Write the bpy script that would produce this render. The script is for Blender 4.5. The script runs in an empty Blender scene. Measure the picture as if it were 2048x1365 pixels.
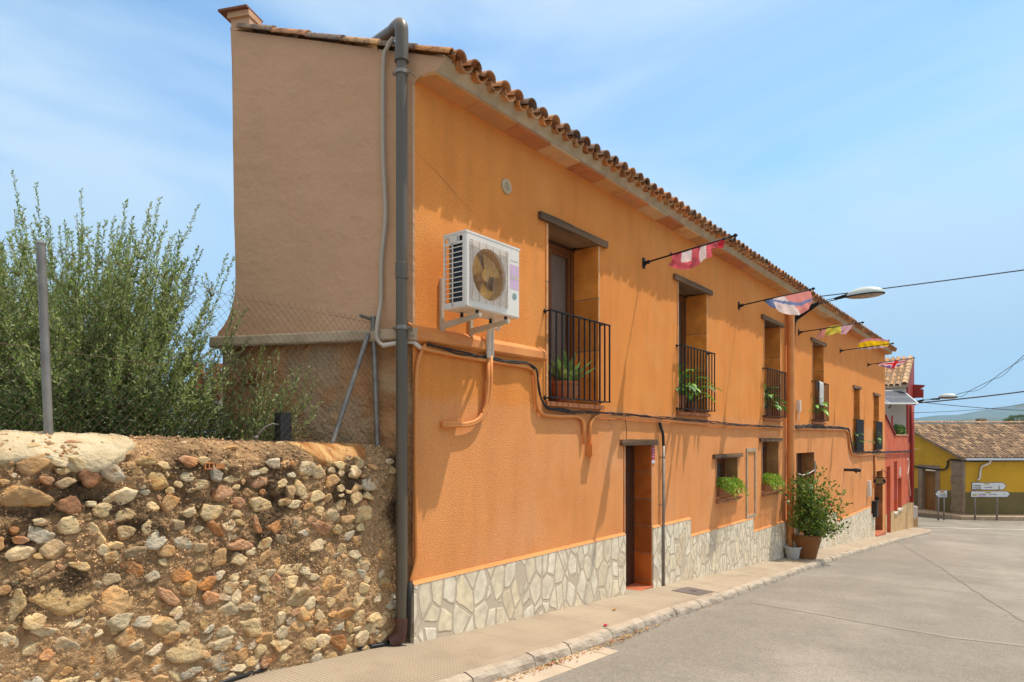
import bpy, bmesh, math, random
import numpy as np
from math import sin, cos, pi, atan2, sqrt, radians
from mathutils import Vector, noise, Matrix
rnd = random.Random(7); R = np.random.RandomState(5)
scene = bpy.context.scene

# ------------------------------------------------------------ camera, sky, sun
F = 1300.0; PX, HY = 1024.0, 877.0          # photo focal length in px, principal column, horizon row
TH = atan2(1034.0, F); CT, ST = cos(TH), sin(TH); CX = 4.38
cam_d = bpy.data.cameras.new('camera'); cam_o = bpy.data.objects.new('camera', cam_d)
scene.collection.objects.link(cam_o); scene.camera = cam_o
cam_d.sensor_width = 36; cam_d.lens = F / 2048 * 36; cam_d.shift_y = (877 - 682.5) / 2048
cam_d.clip_start = 0.05; cam_d.clip_end = 20000
cam_o.location = (CX, 0, 0); cam_o.rotation_euler = (radians(90), 0, TH)   # z = 0 is the eye level

SUNV = Vector((1.0, 1.28, 3.7)).normalized()
el = math.asin(SUNV.z); az = atan2(SUNV.x, SUNV.y)
world = bpy.data.worlds.new('World'); scene.world = world; world.use_nodes = True
nt = world.node_tree; nt.nodes.clear()
def N(nt, t, **k):
    n = nt.nodes.new(t)
    for a, v in k.items(): setattr(n, a, v)
    return n
wo = N(nt, 'ShaderNodeOutputWorld'); bg = N(nt, 'ShaderNodeBackground')
sky = N(nt, 'ShaderNodeTexSky', sky_type='NISHITA', sun_disc=False, sun_elevation=el, sun_rotation=az,
        altitude=100, air_density=1.0, dust_density=0.3, ozone_density=1.2)
tc = N(nt, 'ShaderNodeTexCoord'); mp = N(nt, 'ShaderNodeMapping')
mp.inputs['Scale'].default_value = (1.0, 1.6, 3.6); mp.inputs['Rotation'].default_value = (0.2, 0.35, 0.5)
nz = N(nt, 'ShaderNodeTexNoise'); nz.inputs['Scale'].default_value = 1.25; nz.inputs['Detail'].default_value = 7; nz.inputs['Roughness'].default_value = 0.52; nz.inputs['Distortion'].default_value = 0.6
cr = N(nt, 'ShaderNodeValToRGB'); cr.color_ramp.elements[0].position = 0.36; cr.color_ramp.elements[1].position = 0.62
cr.color_ramp.elements[0].color = (0.0, 0.0, 0.0, 1); cr.color_ramp.elements[1].color = (0.9, 0.9, 0.9, 1)
mx = N(nt, 'ShaderNodeMix', data_type='RGBA'); mx.inputs['B'].default_value = (3.5, 4.45, 5.4, 1)
hs = N(nt, 'ShaderNodeHueSaturation'); hs.inputs['Hue'].default_value = .492; hs.inputs['Saturation'].default_value = 1.12; hs.inputs['Value'].default_value = 1.24
L = nt.links.new
L(tc.outputs['Generated'], mp.inputs['Vector']); L(mp.outputs[0], nz.inputs['Vector']); L(nz.outputs['Fac'], cr.inputs[0])
L(sky.outputs[0], hs.inputs['Color']); L(hs.outputs[0], mx.inputs['A']); L(cr.outputs[0], mx.inputs['Factor']); 
# warm-white veil added overhead, out of view, to warm the blue fill light
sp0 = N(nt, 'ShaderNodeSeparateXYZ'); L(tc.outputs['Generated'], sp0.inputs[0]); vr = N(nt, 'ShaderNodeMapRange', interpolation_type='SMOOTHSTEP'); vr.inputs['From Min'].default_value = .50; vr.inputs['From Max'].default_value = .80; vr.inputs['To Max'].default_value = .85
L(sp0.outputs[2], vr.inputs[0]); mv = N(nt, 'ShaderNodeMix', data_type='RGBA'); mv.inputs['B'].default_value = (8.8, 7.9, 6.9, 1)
hr_ = N(nt, 'ShaderNodeMapRange', interpolation_type='SMOOTHSTEP'); hr_.inputs['From Min'].default_value = .42; hr_.inputs['From Max'].default_value = -.02; hr_.inputs['To Max'].default_value = .9; L(sp0.outputs[2], hr_.inputs[0])
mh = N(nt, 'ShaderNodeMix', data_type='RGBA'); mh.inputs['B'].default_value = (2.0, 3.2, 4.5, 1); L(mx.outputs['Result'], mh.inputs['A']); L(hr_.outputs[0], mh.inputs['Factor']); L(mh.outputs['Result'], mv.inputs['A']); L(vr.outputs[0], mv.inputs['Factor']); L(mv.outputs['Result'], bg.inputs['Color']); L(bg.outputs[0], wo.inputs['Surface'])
bg.inputs['Strength'].default_value = 0.15

sd = bpy.data.lights.new('sun', 'SUN'); sd.energy = 3.85; sd.angle = radians(0.53); sd.color = (1.0, 0.93, 0.82)
so = bpy.data.objects.new('sun', sd); scene.collection.objects.link(so)
so.rotation_euler = (-SUNV).to_track_quat('-Z', 'Y').to_euler()
vs = scene.view_settings; vs.view_transform = 'Standard'; vs.look = 'None'; vs.exposure = 0.35; vs.gamma = 1.0

# ------------------------------------------------------------ measuring helpers: a sight line met with a real plane
def ray(px, py):
    X = (px - PX) / F
    return (X * CT - ST, X * ST + CT, (HY - py) / F)
def fac(px, py, x=0.0):                      # on the plane of the facade, x metres in front of it
    d = ray(px, py); t = (x - CX) / d[0]; return (x, t * d[1], t * d[2])
def yp(px, py, y):
    d = ray(px, py); t = y / d[1]; return (CX + t * d[0], y, t * d[2])
def at(px, py, Z):                           # Z metres ahead
    X = (px - PX) / F * Z; return (CX + X * CT - Z * ST, X * ST + Z * CT, (HY - py) / F * Z)
GD = (-0.9096, -0.4155); GA = (0.0, 4.06)    # gable wall: corner and direction along it
def gp(t, z, off=0.0):                       # point on the gable plane, off metres towards the street's near end
    return (GA[0] + GD[0]*t + 0.4155*off, GA[1] + GD[1]*t - 0.9096*off, z)
def gab(px, py, off=0.0):
    d = ray(px, py); nx, ny = 0.4155, -0.9096
    k = (nx*(GA[0]-CX) + ny*GA[1] + off) / (nx*d[0] + ny*d[1])
    p = (CX + k*d[0], k*d[1], k*d[2]); t = (p[0]-GA[0]-nx*off)*GD[0] + (p[1]-GA[1]-ny*off)*GD[1]
    return t, p[2]
def zg(y):                                   # level of the street (eye level = 0)
    y = max(y, -8)
    if y < 36: return -1.55 - 0.0751 * y
    k = min(y - 36, 12) / 12
    return -4.254 - 0.0751 * 12 * (k - k*k/2) * 0.75
def jit(c, a, b):
    k = rnd.uniform(a, b); return tuple(v*k for v in c)
# ------------------------------------------------------------ mesh builder
class MB:
    def __init__(s): s.v = []; s.f = []; s.c = []; s.anyc = False
    def poly(s, pts, c=None):
        n = len(s.v); s.v += [tuple(p) for p in pts]; s.f.append(tuple(range(n, n+len(pts)))); s.c.append(c); s.anyc |= c is not None
    def add(s, vs, fs, c=None):
        n = len(s.v); s.v += [tuple(p) for p in vs]
        for f in fs: s.f.append(tuple(i+n for i in f)); s.c.append(c)
        s.anyc |= c is not None
        return s
    def box(s, a, b, c=None):
        x0, y0, z0 = a; x1, y1, z1 = b
        x0, x1 = min(x0, x1), max(x0, x1); y0, y1 = min(y0, y1), max(y0, y1); z0, z1 = min(z0, z1), max(z0, z1)
        return s.hexa([(x0,y0,z0),(x1,y0,z0),(x1,y1,z0),(x0,y1,z0),(x0,y0,z1),(x1,y0,z1),(x1,y1,z1),(x0,y1,z1)], c)
    def hexa(s, p, c=None):
        return s.add(p, [(3,2,1,0),(4,5,6,7),(0,1,5,4),(1,2,6,5),(2,3,7,6),(3,0,4,7)], c)
    def bar(s, p, q, w, h, c=None, up=(0,0,1)):          # rectangular bar between two points
        p, q, up = Vector(p), Vector(q), Vector(up); d = (q-p).normalized()
        sx = d.cross(up); sx = sx.normalized() if sx.length > 1e-4 else Vector((1,0,0)); uz = sx.cross(d)
        o = [(-w/2,-h/2),(w/2,-h/2),(w/2,h/2),(-w/2,h/2)]
        return s.hexa([p+sx*a+uz*b for a,b in o] + [q+sx*a+uz*b for a,b in o], c)
    def tube(s, pts, r, n=8, c=None, cap=True):
        pts = [Vector(p) for p in pts]; m = len(pts); rr = r if isinstance(r, (list, tuple)) else [r]*m
        vs = []; ref = None
        for i, p in enumerate(pts):
            d = (pts[min(i+1,m-1)] - pts[max(i-1,0)]).normalized()
            if ref is None:
                ref = Vector((0,0,1)) if abs(d.z) < .9 else Vector((1,0,0))
                ref = (ref - d*ref.dot(d)).normalized()
            else:
                t = ref - d*ref.dot(d)
                if t.length > 1e-5: ref = t.normalized()
            b = d.cross(ref)
            for k in range(n):
                a = 2*pi*k/n; vs.append(p + (ref*cos(a) + b*sin(a))*rr[i])
        fs = [(i*n+k, i*n+(k+1)%n, (i+1)*n+(k+1)%n, (i+1)*n+k) for i in range(m-1) for k in range(n)]
        if cap: fs += [tuple(range(n-1,-1,-1)), tuple(range((m-1)*n, m*n))]
        return s.add(vs, fs, c)
    def rev(s, prof, o, n=24, c=None, ribs=0, ra=0):     # revolved profile [(r,z)...]
        vs = []
        for r, z in prof:
            for k in range(n):
                a = 2*pi*k/n; q = r*(1+ra*cos(ribs*a)) if ribs else r
                vs.append((o[0]+q*cos(a), o[1]+q*sin(a), o[2]+z))
        m = len(prof)
        fs = [(i*n+k, i*n+(k+1)%n, (i+1)*n+(k+1)%n, (i+1)*n+k) for i in range(m-1) for k in range(n)]
        fs += [tuple(range(n-1,-1,-1)), tuple(range((m-1)*n, m*n))]
        return s.add(vs, fs, c)
    def prism(s, prof, y0, y1, c=None, steps=1):         # profile [(x,z)...] pulled along y
        n = len(prof); vs = []
        for j in range(steps+1):
            y = y0 + (y1-y0)*j/steps; vs += [(x, y, z) for x, z in prof]
        fs = [(j*n+i, j*n+(i+1)%n, (j+1)*n+(i+1)%n, (j+1)*n+i) for j in range(steps) for i in range(n)]
        fs += [tuple(range(n-1,-1,-1)), tuple(range(steps*n, (steps+1)*n))]
        return s.add(vs, fs, c)
WL = {}
def build(name, mb, mat, parent=None, smooth=False, flip=False, keep=False):
    if parent is not None: o = Vector(WL[parent.name])
    elif keep or not mb.v: o = Vector((0,0,0))
    else:
        a = np.array(mb.v); o = Vector(((a[:,0].min()+a[:,0].max())/2, (a[:,1].min()+a[:,1].max())/2, a[:,2].min()))
    me = bpy.data.meshes.new(name)
    me.from_pydata([(v[0]-o.x, v[1]-o.y, v[2]-o.z) for v in mb.v], [], mb.f)
    if mb.anyc:
        at_ = me.color_attributes.new('Col', 'FLOAT_COLOR', 'CORNER')
        buf = []
        for f, c in zip(mb.f, mb.c):
            c = c or (.5,.5,.5); buf += [c[0], c[1], c[2], 1.0]*len(f)
        at_.data.foreach_set('color', buf)
    if smooth:
        me.polygons.foreach_set('use_smooth', [True]*len(me.polygons))
        if smooth != True: 
            me.update()
            bm = bmesh.new(); bm.from_mesh(me)
            for e in bm.edges:
                if len(e.link_faces) == 2 and e.calc_face_angle(0) > smooth: e.smooth = False
            bm.to_mesh(me); bm.free()
    me.materials.append(mat); me.update()
    ob = bpy.data.objects.new(name, me); scene.collection.objects.link(ob)
    if parent is not None: ob.parent = parent
    else: ob.location = o
    WL[ob.name] = tuple(o)
    return ob
def npmesh(name, V, Fq, mat, parent=None, col=None):      # big quad meshes from arrays
    o = np.array(WL[parent.name]) if parent is not None else np.zeros(3)
    me = bpy.data.meshes.new(name); V = np.asarray(V, dtype=np.float32) - o; Fq = np.asarray(Fq, dtype=np.int32)
    k = Fq.shape[1]
    me.vertices.add(len(V)); me.vertices.foreach_set('co', V.astype(np.float32).ravel())
    me.loops.add(Fq.size); me.loops.foreach_set('vertex_index', Fq.ravel())
    me.polygons.add(len(Fq)); me.polygons.foreach_set('loop_start', np.arange(0, Fq.size, k, dtype=np.int32))
    me.update(calc_edges=True)
    if col is not None:
        a = me.color_attributes.new('Col', 'FLOAT_COLOR', 'POINT'); c = np.ones((len(V),4), dtype=np.float32); c[:,:3] = col; a.data.foreach_set('color', c.ravel())
    me.materials.append(mat); me.validate()
    ob = bpy.data.objects.new(name, me); scene.collection.objects.link(ob)
    if parent is not None: ob.parent = parent
    WL[ob.name] = tuple(o); return ob
def tag(o, label=None, cat=None, group=None, kind=None):
    if label: o['label'] = label
    if cat: o['category'] = cat
    if group: o['group'] = group
    if kind: o['kind'] = kind
    return o
def thing(name, loc, label, cat, group=None):
    e = bpy.data.objects.new(name, None); scene.collection.objects.link(e); e.location = loc; e.empty_display_size = .1
    WL[e.name] = tuple(loc); return tag(e, label, cat, group)
def struct(name, mb, m, smooth=False): return tag(build(name, mb, m, None, smooth, keep=True), kind='structure')

# ------------------------------------------------------------ materials
def mat(name, c1, c2=None, scale=4, rough=.85, bump=0, bscale=40, det=5, metal=0, attr=False, amix=.0, ramp=(.35,.65), stretch=(1,1,1), spec=.3, c3=None, s3=.6, r3=(.5,.7), trans=0, coat=0, bdet=6, btype='noise'):
    m = bpy.data.materials.new(name); m.use_nodes = True; t = m.node_tree; t.nodes.clear(); K = t.links.new
    out = N(t, 'ShaderNodeOutputMaterial'); b = N(t, 'ShaderNodeBsdfPrincipled'); K(b.outputs[0], out.inputs[0])
    b.inputs['Roughness'].default_value = rough; b.inputs['Metallic'].default_value = metal; b.inputs['Specular IOR Level'].default_value = spec
    b.inputs['Coat Weight'].default_value = coat
    co = N(t, 'ShaderNodeTexCoord'); mp = N(t, 'ShaderNodeMapping'); mp.inputs['Scale'].default_value = stretch; K(co.outputs['Object'], mp.inputs[0])
    vec = mp.outputs[0]; m['_'] = 0
    def noi(s, d=det, ro=.55):
        n = N(t, 'ShaderNodeTexNoise'); n.inputs['Scale'].default_value = s; n.inputs['Detail'].default_value = d; n.inputs['Roughness'].default_value = ro; K(vec, n.inputs['Vector']); return n.outputs['Fac']
    def rmp(x, a, b_):
        r = N(t, 'ShaderNodeMapRange'); r.inputs['From Min'].default_value = a; r.inputs['From Max'].default_value = b_; K(x, r.inputs[0]); return r.outputs[0]
    def mix(f_, a, b_, mode='MIX'):
        n = N(t, 'ShaderNodeMix', data_type='RGBA', blend_type=mode)
        if isinstance(f_, (int,float)): n.inputs['Factor'].default_value = f_
        else: K(f_, n.inputs['Factor'])
        for k, x in (('A',a),('B',b_)):
            if isinstance(x, tuple): n.inputs[k].default_value = (*x[:3],1)
            else: K(x, n.inputs[k])
        return n.outputs['Result']
    col = c1
    if c2 is not None: col = mix(rmp(noi(scale), *ramp), c1, c2)
    if c3 is not None: col = mix(rmp(noi(s3, 7, .6), *r3), col if not isinstance(col, tuple) else col, c3)
    if attr:
        a = N(t, 'ShaderNodeAttribute', attribute_name='Col')
        col = a.outputs['Color'] if c2 is None and c3 is None else mix(amix if amix else 1.0, a.outputs['Color'], col, 'MULTIPLY' if not amix else 'MIX')
    if isinstance(col, tuple): b.inputs['Base Color'].default_value = (*col, 1)
    else: K(col, b.inputs['Base Color'])
    if bump:
        bn = N(t, 'ShaderNodeBump'); bn.inputs['Distance'].default_value = bump; bn.inputs['Strength'].default_value = 1.0
        if btype == 'voro':
            v = N(t, 'ShaderNodeTexVoronoi'); v.inputs['Scale'].default_value = bscale; K(vec, v.inputs['Vector']); K(v.outputs['Distance'], bn.inputs['Height'])
        else: K(noi(bscale, bdet, .6), bn.inputs['Height'])
        K(bn.outputs[0], b.inputs['Normal'])
    if trans:
        tr = N(t, 'ShaderNodeBsdfTranslucent'); ms = N(t, 'ShaderNodeMixShader'); ms.inputs[0].default_value = trans
        if isinstance(col, tuple): tr.inputs[0].default_value = (*col,1)
        else: K(col, tr.inputs[0])
        K(b.outputs[0], ms.inputs[1]); K(tr.outputs[0], ms.inputs[2]); K(ms.outputs[0], out.inputs[0])
    return m
M = {}
M['stucco'] = mat('orange_stucco', (.86,.312,.062), (.79,.262,.048), 1.3, bump=.014, bscale=100, ramp=(.3,.7), c3=(.84,.335,.085), s3=.9, r3=(.52,.75), bdet=2)
def stucco():
    m = M['stucco']; t = m.node_tree; b = [n for n in t.nodes if n.type=='BSDF_PRINCIPLED'][0]; K = t.links.new
    src = b.inputs['Base Color'].links[0].from_socket; co = N(t,'ShaderNodeTexCoord')
    def fac_(sc, st, a, c, lo, hi, det=3):
        mp = N(t,'ShaderNodeMapping'); mp.inputs['Scale'].default_value = st; K(co.outputs['Object'], mp.inputs[0])
        n = N(t,'ShaderNodeTexNoise'); n.inputs['Scale'].default_value = sc; n.inputs['Detail'].default_value = det; K(mp.outputs[0], n.inputs['Vector'])
        r = N(t,'ShaderNodeMapRange'); r.inputs['From Min'].default_value = a; r.inputs['From Max'].default_value = c; r.inputs['To Min'].default_value = lo; r.inputs['To Max'].default_value = hi; K(n.outputs[0], r.inputs[0]); return r.outputs[0]
    for f_ in (fac_(95, (1,1,1), .34, .5, .66, 1.03, 2), fac_(5, (1,1,.16), .25, .55, .91, 1.02, 6)):
        x = N(t,'ShaderNodeMix', data_type='RGBA', blend_type='MULTIPLY'); x.inputs['Factor'].default_value = 1; K(src, x.inputs['A']); K(f_, x.inputs['B']); src = x.outputs['Result']
    sp = N(t,'ShaderNodeSeparateXYZ'); K(co.outputs['Object'], sp.inputs[0]); n = N(t,'ShaderNodeTexNoise'); n.inputs['Scale'].default_value = 2.5; n.inputs['Detail'].default_value = 6; K(co.outputs['Object'], n.inputs['Vector'])
    ma = N(t,'ShaderNodeMath', operation='MULTIPLY_ADD'); ma.inputs[1].default_value = .25; K(n.outputs[0], ma.inputs[0]); K(sp.outputs[2], ma.inputs[2])
    r = N(t,'ShaderNodeMapRange'); r.inputs['From Min'].default_value = 2.42; r.inputs['From Max'].default_value = 2.30; r.inputs['To Max'].default_value = .8; K(ma.outputs[0], r.inputs[0])
    x = N(t,'ShaderNodeMix', data_type='RGBA', blend_type='MULTIPLY'); x.inputs['B'].default_value = (.99,1.14,1.95,1); K(r.outputs[0], x.inputs['Factor']); K(src, x.inputs['A']); src = x.outputs['Result']
    K(src, b.inputs['Base Color'])
stucco()
M['trim'] = mat('orange_trim', (.66,.27,.085), (.60,.235,.07), 3, bump=.003, bscale=30)
M['conduit'] = mat('orange_paint', (.70,.27,.07), (.60,.215,.055), 3, rough=.5, bump=.001, bscale=20)
M['beige'] = mat('beige_render', (.585,.34,.195), (.52,.295,.16), .9, bump=.03, bscale=5, bdet=6, ramp=(.3,.7), c3=(.51,.305,.17), s3=2.5, r3=(.55,.8))
M['ledge'] = mat('weathered_concrete', (.50,.37,.24), (.36,.26,.165), 5, bump=.006, bscale=25, c3=(.22,.17,.12), s3=9, r3=(.6,.7))
M['roughwall'] = mat('crumbling_plaster', (.68,.34,.145), (.45,.22,.09), 3.5, bump=.09, bscale=16, bdet=9, c3=(.56,.37,.21), s3=1.6, r3=(.5,.62))
M['mortar_grey'] = mat('grey_mortar', (.52,.41,.27), (.40,.31,.20), 6, bump=.01, bscale=25, stretch=(1,1,1))
M['tile'] = mat('roof_tile', (.9,.9,.9), (1.25,1.1,.95), 9, bump=.006, bscale=50, attr=True, c3=(.28,.22,.17), s3=11, r3=(.5,.66))
M['slab'] = mat('cornice_slab', (1,1,1), (1.25,1.1,.9), 5, bump=.003, bscale=25, attr=True, c3=(.85,.62,.42), s3=3.2, r3=(.58,.7))
M['jamb'] = mat('terracotta_jamb', (1,1,1), (.7,.62,.55), 3.5, rough=.45, bump=.004, bscale=12, attr=True)
M['oldwood'] = mat('weathered_wood', (.32,.19,.095), (.10,.055,.028), 3, bump=.008, bscale=14, stretch=(1,.12,3.5), ramp=(.3,.6))
M['framewood'] = mat('varnished_wood', (.21,.075,.022), (.13,.045,.015), 4, rough=.4, stretch=(3,3,.3), bump=.001, bscale=20)
M['darkwood'] = mat('dark_door_wood', (.085,.03,.012), (.05,.018,.008), 5, rough=.5, stretch=(3,3,.3), bump=.002, bscale=30)
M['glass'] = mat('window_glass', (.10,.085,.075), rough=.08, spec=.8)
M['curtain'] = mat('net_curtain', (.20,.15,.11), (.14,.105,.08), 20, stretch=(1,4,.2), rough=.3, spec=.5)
M['iron'] = mat('black_iron', (.012,.011,.010), (.022,.018,.016), 30, rough=.5, spec=.18)
M['cable'] = mat('black_cable', (.022,.020,.019), rough=.6)
M['black'] = mat('black_plastic', (.02,.02,.02), rough=.45)
M['greypipe'] = mat('grey_plastic_pipe', (.09,.07,.045), (.115,.09,.06), 1.2, rough=.4, spec=.5, stretch=(1,1,.5))
M['brownpipe'] = mat('brown_plastic_pipe', (.11,.05,.035), (.07,.032,.025), 6, rough=.35)
M['galv'] = mat('galvanised_steel', (.29,.26,.22), (.20,.175,.15), 8, rough=.45, metal=.5, c3=(.30,.16,.07), s3=7, r3=(.66,.76))
M['hose'] = mat('ribbed_conduit', (.42,.35,.27), rough=.6)
M['ltpipe'] = mat('light_pvc', (.62,.56,.48), rough=.5)
M['white'] = mat('white_paint', (.74,.68,.59), (.66,.60,.51), 3, rough=.4, spec=.4)
M['cream'] = mat('aged_cream_metal', (.60,.54,.42), (.48,.42,.31), 5, rough=.5)
M['insul'] = mat('white_insulation', (.74,.70,.64), rough=.8, bump=.003, bscale=40)
M['coil'] = mat('coil_fins', (.02,.032,.045), (.03,.045,.06), 20, rough=.5, stretch=(1,1,6))
M['acgrille'] = mat('rusting_wire', (.50,.40,.30), (.26,.13,.07), 30, rough=.6)
M['fan'] = mat('fan_blade', (.66,.36,.06), (.52,.26,.035), 4, rough=.35)
M['terra'] = mat('terracotta', (.42,.155,.055), (.33,.115,.04), 5, rough=.75, bump=.003, bscale=30, c3=(.50,.24,.11), s3=4, r3=(.6,.75))
M['bigpot'] = mat('brown_clay', (.28,.10,.025), (.22,.075,.018), 3, rough=.55, c3=(.34,.14,.04), s3=3, r3=(.55,.7))
M['bucket'] = mat('grey_plastic', (.60,.55,.48), (.52,.47,.41), 4, rough=.5)
M['soil'] = mat('soil', (.05,.035,.022), rough=1, bump=.02, bscale=30)
M['leaf'] = mat('leaf', (1,1,1), (.75,.8,.6), 6, rough=.45, attr=True, trans=.25, spec=.4)
M['oliveleaf'] = mat('olive_leaf', (1,1,1), (.8,.85,.75), 3, rough=.5, attr=True, trans=.3, spec=.4)
M['bark'] = mat('bark', (.10,.065,.045), (.07,.045,.03), 12, bump=.01, bscale=30)
M['palebark'] = mat('pale_bark', (.55,.48,.38), (.40,.33,.24), 9, bump=.01, bscale=30, stretch=(1,1,.3))
M['stone'] = mat('field_stone', (.92,.90,.86), (1.30,1.22,1.08), 18, bump=.022, bscale=34, bdet=8, attr=True, c3=(.66,.46,.28), s3=9, r3=(.52,.68))
M['mortar'] = mat('lime_mortar', (1.1,1.08,1.05), (.72,.68,.64), 16, bump=.05, bscale=42, bdet=5, attr=True)
M['cloth'] = mat('flag_cloth', (1,1,1), (.9,.88,.88), 8, rough=.8, attr=True, trans=.4)
M['towel'] = mat('white_towel', (.62,.59,.54), (.34,.31,.28), 22, rough=1, bump=.01, bscale=60, ramp=(.5,.7))
M['metalgrey'] = mat('lamp_housing', (.50,.55,.52), (.42,.47,.44), 4, rough=.4, metal=.1)
M['lampglass'] = mat('lamp_bowl', (.40,.36,.30), (.22,.19,.15), 12, rough=.25, spec=.6)
M['red'] = mat('red_render', (.66,.14,.05), (.55,.10,.036), 1.5, bump=.006, bscale=60, c3=(.58,.15,.10), s3=1.1, r3=(.5,.65))
M['deepred'] = mat('deep_red_paint', (.34,.035,.018), (.28,.028,.015), 3, rough=.5)
M['ochre'] = mat('ochre_stone', (.60,.40,.19), (.50,.30,.13), 3, bump=.006, bscale=20, c3=(.42,.24,.11), s3=2.5, r3=(.6,.7))
M['whitewall'] = mat('white_wall', (.60,.53,.43), (.53,.465,.38), 1.2, bump=.004, bscale=20)
M['yellow'] = mat('yellow_render', (.64,.35,.020), (.58,.31,.017), .8, bump=.004, bscale=30, c3=(.36,.22,.03), s3=.5, r3=(.5,.7))
M['olive'] = mat('olive_dado', (.17,.13,.045), (.14,.105,.036), 1.2, bump=.004, bscale=30)
M['quoin'] = mat('quoin_stone', (.33,.235,.155), (.25,.17,.11), 3, bump=.02, bscale=12, c3=(.42,.32,.22), s3=6, r3=(.6,.7))
M['doorwood'] = mat('brown_door', (.36,.16,.03), (.25,.105,.022), 4, stretch=(6,6,.3), rough=.5)
M['solar'] = mat('solar_cells', (.035,.045,.065), (.05,.06,.08), 3, rough=.5, spec=.25)
M['alu'] = mat('aluminium', (.70,.70,.70), rough=.35, metal=.4)
M['signwhite'] = mat('sign_white', (.66,.66,.64), rough=.4); M['signblack'] = mat('sign_black', (.02,.02,.03), rough=.5)
M['signyellow'] = mat('sign_yellow', (.62,.52,.16), rough=.5); M['signorange'] = mat('sign_orange', (.75,.28,.04), rough=.5); M['signpink'] = mat('sign_pink', (.55,.25,.42), rough=.5)
M['gold'] = mat('gold_lettering', (.50,.36,.10), rough=.5)
M['plaque'] = mat('red_plaque', (.45,.05,.05), rough=.4)
M['redfloor'] = mat('terracotta_floor', (.52,.16,.075), (.42,.12,.055), 5, rough=.5)
M['plaster'] = mat('pale_plaster', (.58,.47,.30), (.46,.35,.20), 6, bump=.05, bscale=12, c3=(.62,.32,.10), s3=3.1, r3=(.66,.78))
M['rustplaster'] = mat('rust_stained_plaster', (.58,.34,.13), (.36,.14,.035), 5, bump=.04, bscale=12, stretch=(.6,2.2,.5), ramp=(.42,.6))
M['brick'] = mat('hollow_brick', (.55,.24,.09), (.42,.17,.06), 8, bump=.004, bscale=30)
M['capslab'] = mat('dark_cap_slab', (.27,.10,.05), (.18,.07,.04), 6, rough=.8)
M['lid'] = mat('iron_lid', (.16,.125,.115), (.12,.10,.09), 8, rough=.6, bump=.004, bscale=120)
M['hill'] = mat('forested_hill', (.065,.085,.045), (.10,.10,.06), .006, bump=0, c3=(.045,.065,.035), s3=.012, r3=(.45,.6), rough=1)
M['crumb'] = mat('crumb', (1,1,1), attr=True, rough=.95)
M['dirt'] = mat('garden_soil', (.17,.12,.07), (.11,.08,.045), 2, bump=.05, bscale=6)
M['dryleaf'] = mat('dry_leaf', (1,1,1), attr=True, c2=(.8,.8,.8), scale=9, rough=.7)

def asphalt():
    m = mat('asphalt', (.236,.208,.170), (.208,.182,.147), .35, rough=.9, bump=.006, bscale=130, bdet=3, ramp=(.3,.7), c3=(.27,.238,.195), s3=.45, r3=(.48,.62))
    t = m.node_tree; b = [n for n in t.nodes if n.type=='BSDF_PRINCIPLED'][0]; K = t.links.new
    src = b.inputs['Base Color'].links[0].from_socket
    co = N(t,'ShaderNodeTexCoord'); v = N(t,'ShaderNodeTexVoronoi'); v.inputs['Scale'].default_value = 120; K(co.outputs['Object'], v.inputs['Vector'])
    sep = N(t,'ShaderNodeSeparateColor'); K(v.outputs['Color'], sep.inputs[0])
    mr = N(t,'ShaderNodeMapRange'); mr.inputs['To Min'].default_value = .74; mr.inputs['To Max'].default_value = 1.27; K(sep.outputs[0], mr.inputs[0])
    mx = N(t,'ShaderNodeMix', data_type='RGBA', blend_type='MULTIPLY'); mx.inputs['Factor'].default_value = 1
    K(src, mx.inputs['A']); K(mr.outputs[0], mx.inputs['B']); src = mx.outputs['Result']
    for st, sc, lo, hi, a, c in (((1.1,.10,1), 1.0, .93, 1.05, .35, .65), ((1,1,1), 2.3, .94, 1.03, .3, .5), ((1,1,1), 14, .93, 1.03, .3, .55)):
        mp2 = N(t,'ShaderNodeMapping'); mp2.inputs['Scale'].default_value = st; K(co.outputs['Object'], mp2.inputs[0]); n2 = N(t,'ShaderNodeTexNoise'); n2.inputs['Scale'].default_value = sc; n2.inputs['Detail'].default_value = 6; K(mp2.outputs[0], n2.inputs['Vector'])
        r2 = N(t,'ShaderNodeMapRange'); r2.inputs['From Min'].default_value = a; r2.inputs['From Max'].default_value = c; r2.inputs['To Min'].default_value = lo; r2.inputs['To Max'].default_value = hi; K(n2.outputs[0], r2.inputs[0])
        m2 = N(t,'ShaderNodeMix', data_type='RGBA', blend_type='MULTIPLY'); m2.inputs['Factor'].default_value = 1; K(src, m2.inputs['A']); K(r2.outputs[0], m2.inputs['B']); src = m2.outputs['Result']
    K(src, b.inputs['Base Color']); return m
M['asphalt'] = asphalt()
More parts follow.
